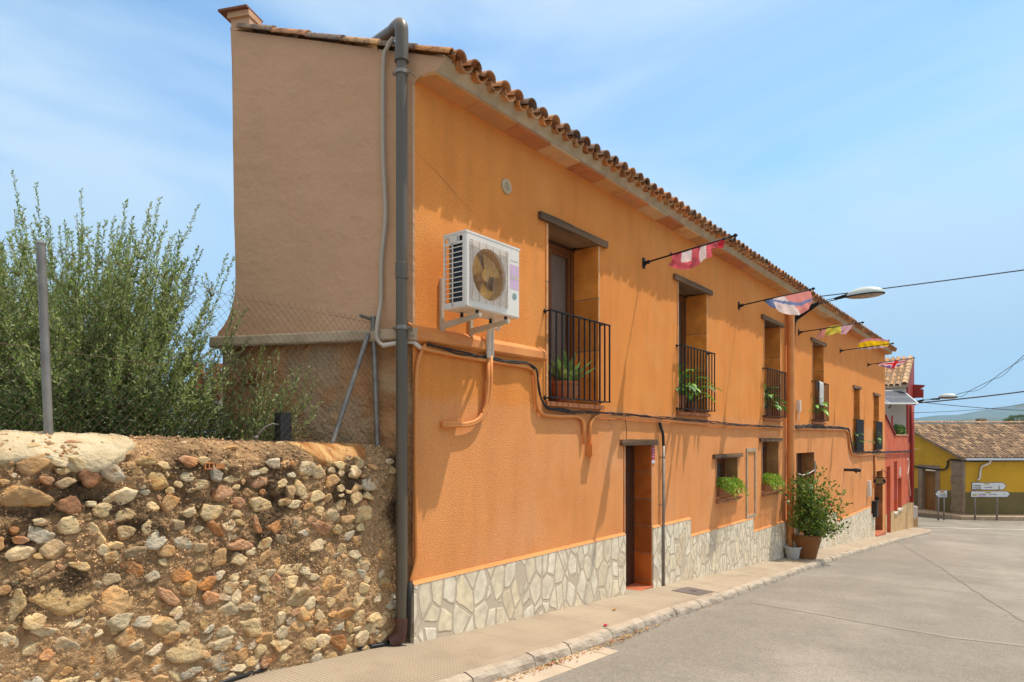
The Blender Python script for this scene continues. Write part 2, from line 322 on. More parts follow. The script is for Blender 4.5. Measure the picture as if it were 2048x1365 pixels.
def pavemat():
    m = mat('grooved_paving', (.40,.318,.225), (.35,.278,.197), 1.5, rough=.85, bump=0, c3=(.30,.235,.165), s3=1.8, r3=(.5,.72))
    t = m.node_tree; b = [n for n in t.nodes if n.type=='BSDF_PRINCIPLED'][0]; K = t.links.new
    src = b.inputs['Base Color'].links[0].from_socket
    co = N(t,'ShaderNodeTexCoord'); sp = N(t,'ShaderNodeSeparateXYZ'); K(co.outputs['Object'], sp.inputs[0])
    def ma(op, a, b_=None, c=None):
        n = N(t,'ShaderNodeMath', operation=op)
        for i, x in enumerate((a, b_, c)):
            if x is None: continue
            if isinstance(x, (int,float)): n.inputs[i].default_value = x
            else: K(x, n.inputs[i])
        return n.outputs[0]
    def line(coord, per, w):       # 1 on a joint
        p = ma('PINGPONG', ma('ADD', coord, 50*per), per/2); return ma('LESS_THAN', p, w)
    fine = ma('MAXIMUM', line(sp.outputs[1], .036, .0052), line(sp.outputs[0], .036, .0052))
    nz = N(t,'ShaderNodeTexNoise'); nz.inputs['Scale'].default_value = .8; K(co.outputs['Object'], nz.inputs['Vector'])
    wear = N(t,'ShaderNodeMapRange'); wear.inputs['From Min'].default_value = 5.2; wear.inputs['From Max'].default_value = 8; wear.inputs['To Min'].default_value = 1; wear.inputs['To Max'].default_value = .15
    K(ma('ADD', sp.outputs[1], ma('MULTIPLY', nz.outputs['Fac'], 2.0)), wear.inputs[0])
    fine = ma('MULTIPLY', fine, wear.outputs[0])
    big = ma('MAXIMUM', line(sp.outputs[1], .4, .004), line(sp.outputs[0], .4, .004))
    k = ma('MAXIMUM', ma('MULTIPLY', fine, .42), ma('MULTIPLY', big, .42))
    mx = N(t,'ShaderNodeMix', data_type='RGBA'); K(k, mx.inputs['Factor']); K(src, mx.inputs['A']); mx.inputs['B'].default_value = (.16,.115,.075,1)
    K(mx.outputs['Result'], b.inputs['Base Color'])
    bn = N(t,'ShaderNodeBump'); bn.inputs['Distance'].default_value = .004; bn.invert = True; K(k, bn.inputs['Height']); K(bn.outputs[0], b.inputs['Normal'])
    return m
M['pave'] = pavemat()
M['kerb'] = mat('worn_kerb_stone', (.47,.385,.29), (.37,.30,.22), 5, bump=.02, bscale=18, c3=(.30,.25,.19), s3=4, r3=(.52,.68))
M['gutter'] = mat('gutter_concrete', (.49,.39,.285), (.42,.335,.24), 3, bump=.006, bscale=30)
def crazy():
    m = bpy.data.materials.new('crazy_paving'); m.use_nodes = True; t = m.node_tree; K = t.links.new
    b = t.nodes['Principled BSDF']; b.inputs['Roughness'].default_value = .8
    co = N(t,'ShaderNodeTexCoord'); mp = N(t,'ShaderNodeMapping'); mp.inputs['Scale'].default_value = (0.001,1.0,.56); K(co.outputs['Object'], mp.inputs[0])
    d = N(t,'ShaderNodeTexNoise'); d.inputs['Scale'].default_value = 3; K(mp.outputs[0], d.inputs['Vector'])
    ad = N(t,'ShaderNodeVectorMath', operation='MULTIPLY_ADD'); ad.inputs[1].default_value = (.0,.05,.05); K(d.outputs['Color'], ad.inputs[0]); K(mp.outputs[0], ad.inputs[2])
    e = N(t,'ShaderNodeTexVoronoi', feature='DISTANCE_TO_EDGE'); e.inputs['Scale'].default_value = 5.9; e.inputs['Randomness'].default_value = 1; K(ad.outputs[0], e.inputs['Vector'])
    v = N(t,'ShaderNodeTexVoronoi'); v.inputs['Scale'].default_value = 5.9; v.inputs['Randomness'].default_value = 1; K(ad.outputs[0], v.inputs['Vector'])
    n2 = N(t,'ShaderNodeTexNoise'); n2.inputs['Scale'].default_value = 11; n2.inputs['Detail'].default_value = 6; K(co.outputs['Object'], n2.inputs['Vector'])
    sc = N(t,'ShaderNodeSeparateColor'); K(v.outputs['Color'], sc.inputs[0])
    r = N(t,'ShaderNodeValToRGB'); K(sc.outputs[0], r.inputs[0]); cr = r.color_ramp
    cr.elements[0].color = (.64,.50,.32,1); cr.elements[1].color = (.80,.65,.42,1); q = cr.elements.new(.35); q.color = (.80,.70,.52,1); q = cr.elements.new(.7); q.color = (.73,.62,.44,1)
    x = N(t,'ShaderNodeMix', data_type='RGBA', blend_type='MULTIPLY'); x.inputs['Factor'].default_value = 1
    g = N(t,'ShaderNodeMapRange'); g.inputs['From Min'].default_value = .3; g.inputs['From Max'].default_value = .7; g.inputs['To Min'].default_value = .78; g.inputs['To Max'].default_value = 1.12; K(n2.outputs[0], g.inputs[0])
    K(r.outputs[0], x.inputs['A']); K(g.outputs[0], x.inputs['B'])
    mw = N(t,'ShaderNodeMapRange'); mw.inputs['From Min'].default_value = .045; mw.inputs['From Max'].default_value = .075
    na = N(t,'ShaderNodeMath', operation='MULTIPLY_ADD'); na.inputs[1].default_value = .06; K(n2.outputs[0], na.inputs[0]); K(e.outputs['Distance'], na.inputs[2])
    sb = N(t,'ShaderNodeMath', operation='SUBTRACT'); K(na.outputs[0], sb.inputs[0]); sb.inputs[1].default_value = .03; K(sb.outputs[0], mw.inputs[0])
    y = N(t,'ShaderNodeMix', data_type='RGBA'); K(mw.outputs[0], y.inputs['Factor']); y.inputs['A'].default_value = (.54,.44,.31,1); K(x.outputs['Result'], y.inputs['B']); K(y.outputs['Result'], b.inputs['Base Color'])
    hh = N(t,'ShaderNodeMath', operation='MULTIPLY_ADD'); hh.inputs[1].default_value = .35; K(n2.outputs[0], hh.inputs[0]); K(mw.outputs[0], hh.inputs[2])
    bn = N(t,'ShaderNodeBump'); bn.inputs['Distance'].default_value = .008; K(hh.outputs[0], bn.inputs['Height']); K(bn.outputs[0], b.inputs['Normal']); return m
M['crazy'] = crazy()

# ------------------------------------------------------------ setting: ground, road, pavement, kerb, hills
def sheet(xs, ys, dz, fx=None):
    mb = MB(); n = len(xs)
    for y in ys:
        for i, x in enumerate(xs): mb.v.append(((fx(i, y) if fx else x), y, zg(y)+dz))
    for j in range(len(ys)-1):
        for i in range(n-1): mb.f.append((j*n+i, j*n+i+1, (j+1)*n+i+1, (j+1)*n+i)); mb.c.append(None)
    return mb
YS = [-30,-8] + [i*1.0 for i in range(-7, 60)] + [70, 100, 200, 600, 3000]
g = sheet([-3000,-300,-40,-6,0,6,40,300,3000], [-300]+YS, -.16)
tag(build('ground', g, M['dirt'], keep=True), kind='structure')
KH = .10                                     # the road lies KH below the pavement
def kx(y):                                   # outer edge of the kerb
    P = [(-30,1.05),(5,1.04),(7.3,.97),(10,.93),(14.7,.81),(19.4,.75),(26,.80),(32,.92),(34.5,.97),(35.6,.80),(36.4,.35),(36.8,-.3),(37,-1.2)]
    for (a, u), (b, v) in zip(P, P[1:]):
        if y <= b: return u + (v-u)*(y-a)/(b-a)
    return -1.2
ysr = [-30,-8] + [i*.5 for i in range(-14, 74)]
r_ = MB(); r1 = sheet([0,1,2,3], ysr, -KH, lambda i, y: [kx(y)-.05 if y < 36 else -1.3, 3, 8, 40][i]); yb = [36.5, 37.2] + [38+i for i in range(0, 14)]
r2 = sheet([0,1,2,3,4], yb, -KH, lambda i, y: [-60,-1.3, 3, 8, 40][i])
r_.add(r1.v, r1.f); r_.add(r2.v, r2.f)
struct('road', r_, M['asphalt'])
def gr(px, py, off=-KH):
    d = ray(px, py); lo, hi = .5, 90.0
    for _ in range(50):
        t = (lo+hi)/2
        if t*d[2] > zg(t*d[1])+off: lo = t
        else: hi = t
    return (CX+t*d[0], t*d[1])
def strip(pts, w, dz):
    mb = MB(); P = [Vector(p) for p in pts]; Q = []
    for a, b in zip(P, P[1:]):
        k = max(2, int((b-a).length/.15))
        Q += [a.lerp(b, i/k) for i in range(k)]
    Q.append(P[-1]); Q = [Vector((q.x + .03*noise.noise(Vector((q.x*2, q.y*2, 3))), q.y + .03*noise.noise(Vector((q.x*2, q.y*2, 7))))) for q in Q]
    for i, q in enumerate(Q):
        d = (Q[min(i+1,len(Q)-1)]-Q[max(i-1,0)]).normalized(); n = Vector((-d.y, d.x)); ww = w*(.6+.8*abs(noise.noise(Vector((i*.3, w*50, 0)))))
        for s in (-1, 1): p = q+n*ww*s; mb.v.append((p.x, p.y, zg(p.y)-KH+dz))
    for i in range(len(Q)-1): mb.f.append((2*i, 2*i+2, 2*i+3, 2*i+1)); mb.c.append(None)
    return mb
M['seam'] = mat('tar_seam', (.17,.14,.12), (.21,.18,.155), 4, rough=.9)
M['seam2'] = mat('pale_patch_edge', (.27,.238,.198), (.25,.22,.18), 6, rough=.9)
struct('road_seam', strip([gr(1790,1082), gr(1880,1135), gr(1960,1190), gr(2048,1245), gr(2200,1330)], .022, .004), M['seam'])
struct('road_seam', strip([gr(1500,1205), gr(1700,1240), gr(1900,1275), gr(2200,1310)], .06, .004), M['seam2'])
struct('road_seam', strip([gr(1620,1145), gr(1800,1172), gr(1990,1195), gr(2200,1215)], .006, .004), M['seam'])
# pavement
pys = [-8, -6, -4, -3] + [i*.5 for i in range(-4, 72)] + [35.9, 36.2, 36.5, 36.8]
struct('pavement', sheet([0,1,2,3], pys, 0, lambda i, y: [-.4, 0, .35, kx(y)-.118][i]), M['pave'])
# kerb stones with worn, chipped upper edges
kb = MB(); y = -3.0
while y < 36.6:
    ln = rnd.uniform(.55, .95) if y < 34 else .3; y2 = y+ln-.012; n = 14 if y < 16 else 3
    tilt = rnd.uniform(-.012, .012); sh = rnd.uniform(-.008, .008); vs_ = []
    prof = [(-.125,-.2),(-.125,.0),(-.10,.004),(-.05,.004),(-.028,.0),(-.010,-.014),(0,-.035),(.006,-.07),(.012,-.2)]
    for j in range(n+1):
        yy = y+(y2-y)*j/n; e = min(j, n-j)/n; 
        for k, (a, z) in enumerate(prof):
            w = noise.noise(Vector((yy*4, k*.5, 3)))*.009 + noise.noise(Vector((yy*17, k*.9, 9)))*.005
            dr = -.012*max(0, 1-e*7) if 3 <= k <= 7 else 0
            vs_.append((kx(yy)+a+sh+(w*1.2+dr*1.6 if k >= 4 else w*.3 if k == 3 else 0), yy, zg(yy)+z+tilt*(j/n-.5)+(w*.8+dr if 1 <= k <= 6 else 0)))
    m_ = len(prof); fs = [(j*m_+k, (j+1)*m_+k, (j+1)*m_+k+1, j*m_+k+1) for j in range(n) for k in range(m_-1)]
    fs += [tuple(range(m_)), tuple(range(n*m_+m_-1, n*m_-1, -1))]
    kb.add(vs_, fs); y += ln
struct('kerb', kb, M['kerb'])
gt = MB(); y = -2.0
while y < 5.55:
    y2 = min(y+rnd.uniform(.55,.75), 5.6); w = .24
    gt.hexa([(kx(y),y,zg(y)-KH-.05),(kx(y)+w,y,zg(y)-KH-.05),(kx(y2)+w,y2-.01,zg(y2)-KH-.05),(kx(y2),y2-.01,zg(y2)-KH-.05),
             (kx(y),y,zg(y)-KH+.010),(kx(y)+w,y,zg(y)-KH+.004),(kx(y2)+w,y2-.01,zg(y2)-KH+.004),(kx(y2),y2-.01,zg(y2)-KH+.010)]); y = y2
struct('gutter', gt, M['gutter'])
# far pavement by the yellow house: built below with the house
def hillside(name, d0, d1, pts, base, seed, amp, n=120, m=14):
    mb = MB(); X0, X1 = -1.5, 2.6
    for j in range(m+1):
        for i in range(n+1):
            u = X0+(X1-X0)*i/n; px = PX+F*u; Z = d0+(d1-d0)*j/m
            py = pts[0][1]
            for (a, p), (b, q) in zip(pts, pts[1:]):
                if px > a: py = p+(q-p)*min(1, (px-a)/(b-a))
            top = (HY-py)/F*d1; k = j/m
            z = base+(top-base)*k**1.2 + amp*noise.fractal(Vector((u*9+seed, k*2.5, seed)), 1, 2, 5)*(.3+.7*k)
            mb.v.append((CX+u*Z*CT-Z*ST, u*Z*ST+Z*CT, z))
    fs = [(j*(n+1)+i, j*(n+1)+i+1, (j+1)*(n+1)+i+1, (j+1)*(n+1)+i) for j in range(m) for i in range(n)]
    mb.f = fs; mb.c = [None]*len(fs); return struct(name, mb, M['hill'], True)
hillside('hills', 900, 1500, [(-2000,870),(-900,866),(0,868),(1400,862),(1700,848),(1830,842),(1950,839),(2120,842),(2500,850),(4000,860)], -20, 3.1, 8)
hillside('hills', 2000, 2900, [(-2000,872),(0,870),(1500,862),(1800,846),(1880,833),(1960,818),(2060,800),(2250,780),(2700,800),(4000,850)], -40, 8.4, 22)

# ------------------------------------------------------------ the orange house
Y0, Y1 = 4.06, 28.79
house = thing('terraced_house', (0, Y0, zg(Y0)), 'long two storey orange rendered house with tiled eaves, four balconies and stone clad base', 'house')
UP = [(6.15,7.31),(9.74,10.93),(14.02,15.18),(17.94,19.13)]; UZ = (.43, 2.50)
OPEN = [(a,b,*UZ) for a,b in UP] + [(23.0,23.94,-.40,1.61),(26.41,27.45,-.40,1.56),
        (8.00,8.82,-2.6,-.10),(11.37,12.46,-1.05,-.36),(13.90,15.05,-1.10,-.07),(16.50,18.12,-3.3,-.36),(26.55,28.22,-4.2,-1.22)]
ys = sorted({Y0, Y1} | {o[0] for o in OPEN} | {o[1] for o in OPEN}); zs = sorted({-5.0, 3.30} | {o[2] for o in OPEN} | {o[3] for o in OPEN})
w = MB()
for a, b in zip(ys, ys[1:]):
    for c, d in zip(zs, zs[1:]):
        if any(o[0] <= a and b <= o[1] and o[2] <= c and d <= o[3] for o in OPEN): continue
        w.poly([(0,a,c),(0,b,c),(0,b,d),(0,a,d)])
w.poly([(0,Y1,-5),(-1.7,Y1,-5),(-1.7,Y1,3.8),(0,Y1,3.3)]); w.poly([(-1.7,Y1,-5),(-1.7,3.35,-5),(-1.7,3.35,3.85),(-1.7,Y1,3.85)])
# slightly proud render of the upper storey end and the tapering at the near corner
build('wall', w, M['stucco'], house)
# gable wall (its own colour), with the flared foot at its far edge
gw = MB(); edge = [(433,669),(438,664),(446,655),(455,640),(463,618),(469,590),(471,560),(470,500),(468,430),(467,360),(466,290),(465,210),(464,130),(461,60),(459,52)]
NT = 26; zz = [.985]+[gab(*p)[1] for p in edge[1:]]; tt = [gab(*p)[0] for p in edge]
def ztop(t): return 3.44 + .262*(t+.33)
rows = []
for z, tl in zip(zz, tt):
    rows.append([(0.0 + (tl)*i/NT, z) for i in range(NT+1)])
for row in rows:
    for i, (t, z) in enumerate(row):
        z2 = min(z, ztop(t)-.03); wv = .012*noise.noise(Vector((t*1.5, z2*1.5, 1)))
        if i == NT: t += .006*noise.noise(Vector((z*6, 0, 5)))
        gw.v.append(gp(t, z2, wv))
for j in range(len(rows)-1):
    for i in range(NT): gw.f.append((j*(NT+1)+i, j*(NT+1)+i+1, (j+1)*(NT+1)+i+1, (j+1)*(NT+1)+i)); gw.c.append(None)
for j in range(len(rows)-1):                 # return at the far edge
    a, b = rows[j][-1], rows[j+1][-1]
    gw.poly([gp(a[0],min(a[1],ztop(a[0])),0), gp(a[0],min(a[1],ztop(a[0])),-.5), gp(b[0],min(b[1],ztop(b[0])),-.5), gp(b[0],min(b[1],ztop(b[0])),0)])
# gable continues outwards below the eaves
gw.poly([gp(0,3.20), gp(-.06,3.28), gp(-.22,3.30), gp(-.33,ztop(-.33)-.03), gp(0,ztop(0)-.03)])
gw.poly([gp(-.0,.99,0),gp(-.012,.99,-.02),gp(-.012,3.22,-.02),gp(0,3.22,0)])
build('gable_wall', gw, M['beige'], house, smooth=radians(40))
lw = MB(); nx_, nz_ = 90, 90
for j in range(nz_+1):
    for i in range(nx_+1):
        t = 2.0*i/nx_; z = -3.0+3.9*j/nz_
        o = -.03+.022*noise.fractal(Vector((t*6, z*6, 2)), 1, 2, 4)+.02*noise.noise(Vector((t*2, z*2, 4)))
        if abs(t-1.72) < .10 and abs(z-.575) < .045: o -= .09
        if i == 0: o = 0
        lw.v.append(gp(t-.0, z, o))
for j in range(nz_):
    for i in range(nx_): lw.f.append((j*(nx_+1)+i, j*(nx_+1)+i+1, (j+1)*(nx_+1)+i+1, (j+1)*(nx_+1)+i)); lw.c.append(None)
lw.poly([gp(2.0,-3,0),gp(2.0,-3,-1),gp(2.0,.9,-1),gp(2.0,.9,0)])
build('lower_gable_wall', lw, M['roughwall'], house, smooth=True)
hb = MB()
for i in range(4):
    t = 1.80-.052*i
    for q in range(2): hb.hexa([gp(t,.535+q*.04,-.09),gp(t-.012,.535+q*.04,-.09),gp(t-.012,.535+q*.04,-.02),gp(t,.535+q*.04,-.02),gp(t,.57+q*.04,-.09),gp(t-.012,.57+q*.04,-.09),gp(t-.012,.57+q*.04,-.02),gp(t,.57+q*.04,-.02)])
for z in (.53,.572,.612): hb.hexa([gp(1.82,z,-.09),gp(1.60,z,-.09),gp(1.60,z,-.012),gp(1.82,z,-.012),gp(1.82,z+.008,-.09),gp(1.60,z+.008,-.09),gp(1.60,z+.008,-.012),gp(1.82,z+.008,-.012)])
build('hollow_brick', hb, M['brick'], house)
lg = MB(); n = 30
for i in range(n+1):
    t = -.05+2.13*i/n; q = .01*noise.noise(Vector((t*4,0,0))); p = [(-.06,.885),(.085,.885+q),(.095,.90),(.09,.975+q),(.07,.99),(.0,1.005),(-.06,1.005)]
    lg.v += [gp(t, z, o) for o, z in p]
for i in range(n):
    for k in range(7): lg.f.append((i*7+k, i*7+(k+1)%7, (i+1)*7+(k+1)%7, (i+1)*7+k)); lg.c.append(None)
lg.poly([lg.v[k] for k in range(7)]); lg.poly([lg.v[n*7+k] for k in range(7)])
build('ledge', lg, M['ledge'], house)
fb = MB(); fb.prism([(-.02,.86),(.045,.895),(.055,.91),(.05,.985),(.03,1.01),(-.02,1.05)], 4.02, 6.08, steps=24)
fb.v = [(x+.006*noise.noise(Vector((y*3, z*9, 1))) if x > 0 else x, y, z+.006*noise.noise(Vector((y*2, 5, z*9)))) for x, y, z in fb.v]
build('string_course', fb, M['conduit'], house, smooth=radians(30))
# stone clad base in level steps
def plinth(y0, y1, zt):
    pl = MB(); pc = MB(); n = max(1, int((y1-y0)/.5)); d = .032
    for i in range(n):
        a = y0+(y1-y0)*i/n; b = y0+(y1-y0)*(i+1)/n
        pl.hexa([(-.02,a,zg(a)-.2),(d,a,zg(a)-.2),(d,b,zg(b)-.2),(-.02,b,zg(b)-.2),(-.02,a,zt),(d,a,zt),(d,b,zt),(-.02,b,zt)])
    pc.add([(.0,y0,zt+.028),(d+.004,y0,zt-.003),(d+.004,y1,zt-.003),(0,y1,zt+.028),(0,y0,zt-.003),(0,y1,zt-.003)], [(0,1,2,3),(0,4,1),(3,2,5)])
    build('plinth_cap', pc, M['trim'], build('stone_cladding', pl, M['crazy'], house))
for a, b, z in [(4.045,7.99,-1.325),(8.83,10.2,-1.325),(10.2,13.31,-1.615),(13.31,15.75,-1.895),(16.1,16.5,-1.895),(18.13,20.55,-2.105),(20.55,25.75,-2.41),(25.75,26.54,-2.69)]: plinth(a, b, z)
# cornice slabs, mortar fillet, tiles
cs = MB(); y = Y0+.09; first = True
cols = [(.46,.23,.09),(.50,.27,.11),(.42,.17,.07),(.54,.33,.17),(.50,.35,.21),(.50,.23,.10),(.44,.22,.09)]
while y < Y1+.2:
    ln = .60; y2 = min(y+ln-.006, Y1+.25); c = rnd.choice(cols); a = y-.09 if first else y
    cs.hexa([(-.01,a if not first else Y0-.0,3.262),(.205,y,3.275),(.205,y2,3.275),(-.01,y2,3.262),(-.01,a if not first else Y0,3.30),(.205,y,3.305),(.205,y2,3.305),(-.01,y2,3.30)], c); first = False; y += ln
build('cornice', cs, M['slab'], house)
mf = MB(); n = 60
mf.prism([(-.05,3.302),(.195,3.306),(.205,3.33),(.225,3.37),(.262,3.415),(.262,3.45),(-.05,3.52)], Y0+.08, Y1+.22, steps=120)
mf.v = [(x+.007*noise.noise(Vector((y*2.3, z*5, 0))) if x > .1 else x, y, z) for x, y, z in mf.v]
mf.v = [(x, max(y, Y0+.456*0+.4567*x+.004) if y < Y0+.5 else y, z) for x, y, z in mf.v]
build('eaves_mortar', mf, M['mortar_grey'], house, smooth=radians(30))
SL = math.tan(radians(15))
def zroof(x): return 3.395 + SL*(.35-x)
def half(mb, o, d, r0, r1, up, ln, c, th=.014, n=8, conv=True):   # one barrel tile: axis d, open half up or down
    d = Vector(d).normalized(); up = Vector(up); sd_ = d.cross(up).normalized(); up = sd_.cross(d).normalized(); o = Vector(o); sg = 1 if conv else -1; vs = []
    for t, r in ((0, r0), (ln, r1)):
        for q in (r, r-th):
            for k in range(n+1):
                a = pi*k/n; vs.append(o + d*t + sd_*cos(a)*q + up*(sin(a)*q*.92*sg))
    m = n+1; fs = []
    for k in range(n):
        fs += [(k,k+1,2*m+k+1,2*m+k),(m+k+1,m+k,3*m+k,3*m+k+1),(k,m+k,m+k+1,k+1),(2*m+k,2*m+k+1,3*m+k+1,3*m+k)]
    fs += [(0,2*m,3*m,m),(n,m+n,3*m+n,2*m+n)]
    mb.add(vs, fs, c)
def tcol(kind=0):
    b = rnd.choice([(.40,.20,.10),(.36,.22,.13),(.28,.18,.12),(.22,.16,.12),(.45,.25,.12)]) if not kind else rnd.choice([(.52,.24,.085),(.48,.25,.11),(.42,.19,.08),(.50,.30,.15)])
    k = rnd.uniform(.8,1.15); return tuple(v*k for v in b)
rt = MB(); dn = Vector((-1, 0, SL)).normalized(); upv = (SL, 0, 1)
k = -4
while True:
    y = 4.30+.218*k
    if y > Y1+.25: break
    for cse in range(6):
        x = .355-cse*.355+rnd.uniform(-.012,.012)
        if y > Y0+.4567*(x-.15)+.10 and (cse < 2 or y < 9):
            half(rt, (x, y+rnd.uniform(-.006,.006), zroof(x)+.035+rnd.uniform(-.004,.005)), dn, .085, .068, upv, .42, tcol(), conv=True)
        x += .045; yc = y+.109
        if yc > Y0+.4567*(x-.1)+.06 and (cse < 2 or y < 9):
            half(rt, (x-.06 if cse == 0 else x, yc+rnd.uniform(-.006,.006), zroof(x)+.052), dn, .082, .072, upv, .40, tcol(1), conv=False)
    k += 1
# verge tiles up the gable
t = -.36; gd = Vector((GD[0], GD[1], .262)).normalized()
vt = [-.36,-.02,.33,.70,1.07,1.44]
for i, t in enumerate(vt):
    p = gp(t, ztop(t)-.012+rnd.uniform(-.006,.006), .01-.045)
    half(rt, p, gd, .088, .074, (0,0,1), .40, tcol(i in (0,2)), conv=True, n=10)
build('roof_tiles', rt, M['tile'], house, smooth=radians(50))
rs = MB()                                   # roof body
def rp(x, dz=0): return (x, Y0+.4567*x+.03, zroof(x)+dz)
rs.hexa([rp(.22,-.06),(.22,Y1+.2,zroof(.22)-.06),(-1.72,Y1+.2,zroof(-1.72)-.06),rp(-1.72,-.06),rp(.22,.012),(.22,Y1+.2,zroof(.22)+.012),(-1.72,Y1+.2,zroof(-1.72)+.012),rp(-1.72,.012)])
build('roof', rs, M['tile'], house)
# chimney on the gable's high end
ch = MB(); c0 = gp(1.80, 0, -.19); 
def gbox(mb, t0, t1, o0, o1, z0, z1, c=None):
    return mb.hexa([gp(t0,z0,o0),gp(t1,z0,o0),gp(t1,z0,o1),gp(t0,z0,o1),gp(t0,z1,o0),gp(t1,z1,o0),gp(t1,z1,o1),gp(t0,z1,o1)], c)
gbox(ch, 1.905, 1.70, .002, -.16, 3.985, 4.115); gbox(ch, 1.93, 1.69, .025, -.18, 4.10, 4.155)
chm = build('chimney', ch, M['beige'], house)
cc = MB(); gbox(cc, 2.01, 1.69, .06, -.20, 4.157, 4.178); build('chimney_cap', cc, M['capslab'], chm)

# openings: reveals, lintels, sills, doors and railings
def reveals(y0, y1, z0, z1, d, joints, base, top=True, ceil='framewood', zf=None):
    out = []; zf = z0 if zf is None else zf
    for s, yy in ((1, y0), (-1, y1)):
        j = MB(); out.append(j); zc = z1; k = 0
        while zc > zf+.02:
            zn = max(zf, zc-joints); c = jit(base, .8,1.2)
            j.box((-d, yy-s*.02, zn+.006), (.010, yy+s*.022, zc-.006), c)
            zc = zn; k += 1
        j.box((-d, yy-s*.02, zf), (-.0, yy+s*.018, z1), (.30,.22,.15))
    return out
def lintel(y0, y1, z0, h, ex=.17, d=.05, tilt=0):
    m = MB(); n = 10; a, b = y0-ex, y1+ex
    for i in range(n+1):
        y = a+(b-a)*i/n; q = .006*noise.noise(Vector((y*4, z0, 1))); r = .006*noise.noise(Vector((y*4, z0, 8)))
        m.v += [(-.35 if y0 <= y <= y1 else -.02, y, z0+q), (d, y, z0+q), (d+r, y, z0+h+r), (-.02, y, z0+h+r)]
    for i in range(n):
        for k in range(4): m.f.append((i*4+k, i*4+(k+1)%4, i*4+4+(k+1)%4, i*4+4+k)); m.c.append(None)
    m.f += [(3,2,1,0), (n*4, n*4+1, n*4+2, n*4+3)]; m.c += [None, None]
    return m
JB = (.90,.32,.05)
def frame(y0, y1, z0, z1, x, fw=.075, mid=True, panel=.0):
    f = MB(); f.box((x-.06,y0+.02,z0), (x,y0+.02+fw,z1)); f.box((x-.06,y1-.02-fw,z0), (x,y1-.02,z1)); f.box((x-.06,y0+.02+fw,z1-fw), (x,y1-.02-fw,z1)); f.box((x-.06,y0+.02+fw,z0), (x,y1-.02-fw,z0+fw+panel))
    a, b = y0+.02+fw+.004, y1-.02-fw-.004; st = .06
    ms = [(a, (a+b)/2-.003), ((a+b)/2+.003, b)] if mid else [(a, b)]
    for p, q in ms:
        f.box((x-.05,p,z0+fw+panel+.003),(x-.012,p+st,z1-fw-.003)); f.box((x-.05,q-st,z0+fw+panel+.003),(x-.012,q,z1-fw-.003))
        f.box((x-.05,p+st,z1-fw-st),(x-.014,q-st,z1-fw-.003)); f.box((x-.05,p+st,z0+fw+panel+.003),(x-.014,q-st,z0+fw+panel+st))
    return f
def balcony(y0, y1, z0, z1, d, i):
    f = build('balcony_door', frame(y0, y1, z0, z1, -d+.06, panel=.28), M['framewood'], house)
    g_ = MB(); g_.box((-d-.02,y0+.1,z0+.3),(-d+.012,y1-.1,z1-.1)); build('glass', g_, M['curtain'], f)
    [build('jamb', q_, M['jamb'], f) for q_ in reveals(y0, y1, z0, z1, d, .68, JB)]
    c_ = MB(); c_.box((-d-.05,y0-.01,z1-.03),(-.35,y1+.01,z1+.05)); build('soffit', c_, M['darkwood'], f)
    c_ = MB(); c_.box((-d-.06,y0,z0-.3),(-.02,y1,z0+.004)); build('threshold', c_, M['terra'], f)
    for yy, s in ((y0,-1),(y1,1)):
        bd = MB()
        for q in range(4): za = z0+(z1-z0)*q/4; bd.box((-.01,yy-s*.002,za+.006),(.012,yy+s*.014,za+(z1-z0)/4-.006))
        build('edge_trim', bd, M['plaster'], f)
    build('lintel', lintel(y0, y1, z1, .085), M['oldwood'], f)
    sl = MB(); n = 6
    for k in range(n):
        a = y0-.06+(y1-y0+.12)*k/n; sl.box((-.1,a+.003,z0-.055),(.055,a+(y1-y0+.12)/n-.003,z0-.006))
    build('sill', sl, M['terra'], f)
for i, (a, b) in enumerate(UP): balcony(a, b, .43, 2.50, .42, i)
for a, b, z0, z1 in OPEN[4:6]:
    f = build('balcony_door', frame(a, b, z0, z1, -.3, panel=.2), M['framewood'], house)
    g_ = MB(); g_.box((-.38,a+.1,z0+.2),(-.345,b-.1,z1-.1)); build('glass', g_, M['glass'], f)
    [build('jamb', q_, M['jamb'], f) for q_ in reveals(a, b, z0, z1, .38, .60, JB)]
    c_ = MB(); c_.box((-.42,a-.01,z1-.03),(-.02,b+.01,z1+.05)); build('soffit', c_, M['darkwood'], f)
    c_ = MB(); c_.box((-.42,a,z0-.3),(-.02,b,z0+.004)); build('threshold', c_, M['terra'], f)
    build('lintel', lintel(a, b, z1, .08, ex=.13), M['oldwood'], f)
    s_ = MB(); s_.box((-.05,a-.05,z0-.06),(.06,b+.05,z0-.006)); build('sill', s_, M['terra'], f)
def railing(y0, y1, z0, z1, nb, s=.10, r=.0085):
    m = MB(); a, b = y0-.075, y1+.13
    for z in (z0, z1):
        m.box((s-.018,a,z-.007),(s+.012,b,z+.007))
        m.box((.0,a+.02,z-.009),(s,a+.034,z+.005)); m.box((.0,b-.12,z-.009),(s-.02,b-.106,z+.005))
        for yy in (a+.027, b-.113): m.rev([(.004,-.028),(.022,-.006),(.022,.006),(.004,.028)], (.012,yy,z-.002), 8)
    for k in range(nb):
        yy = a+.012+(b-a-.024)*k/(nb-1); m.box((s-.010,yy-r,z0+.007),(s+.006,yy+r,z1-.007))
    return build('balcony_railing', m, M['iron'], house)
for a, b in UP: railing(a, b, .47, 1.47, 12)
for a, b, z0, z1 in OPEN[4:6]: railing(a, b, z0+.0, z0+1.0, 24, s=.10, r=.016)
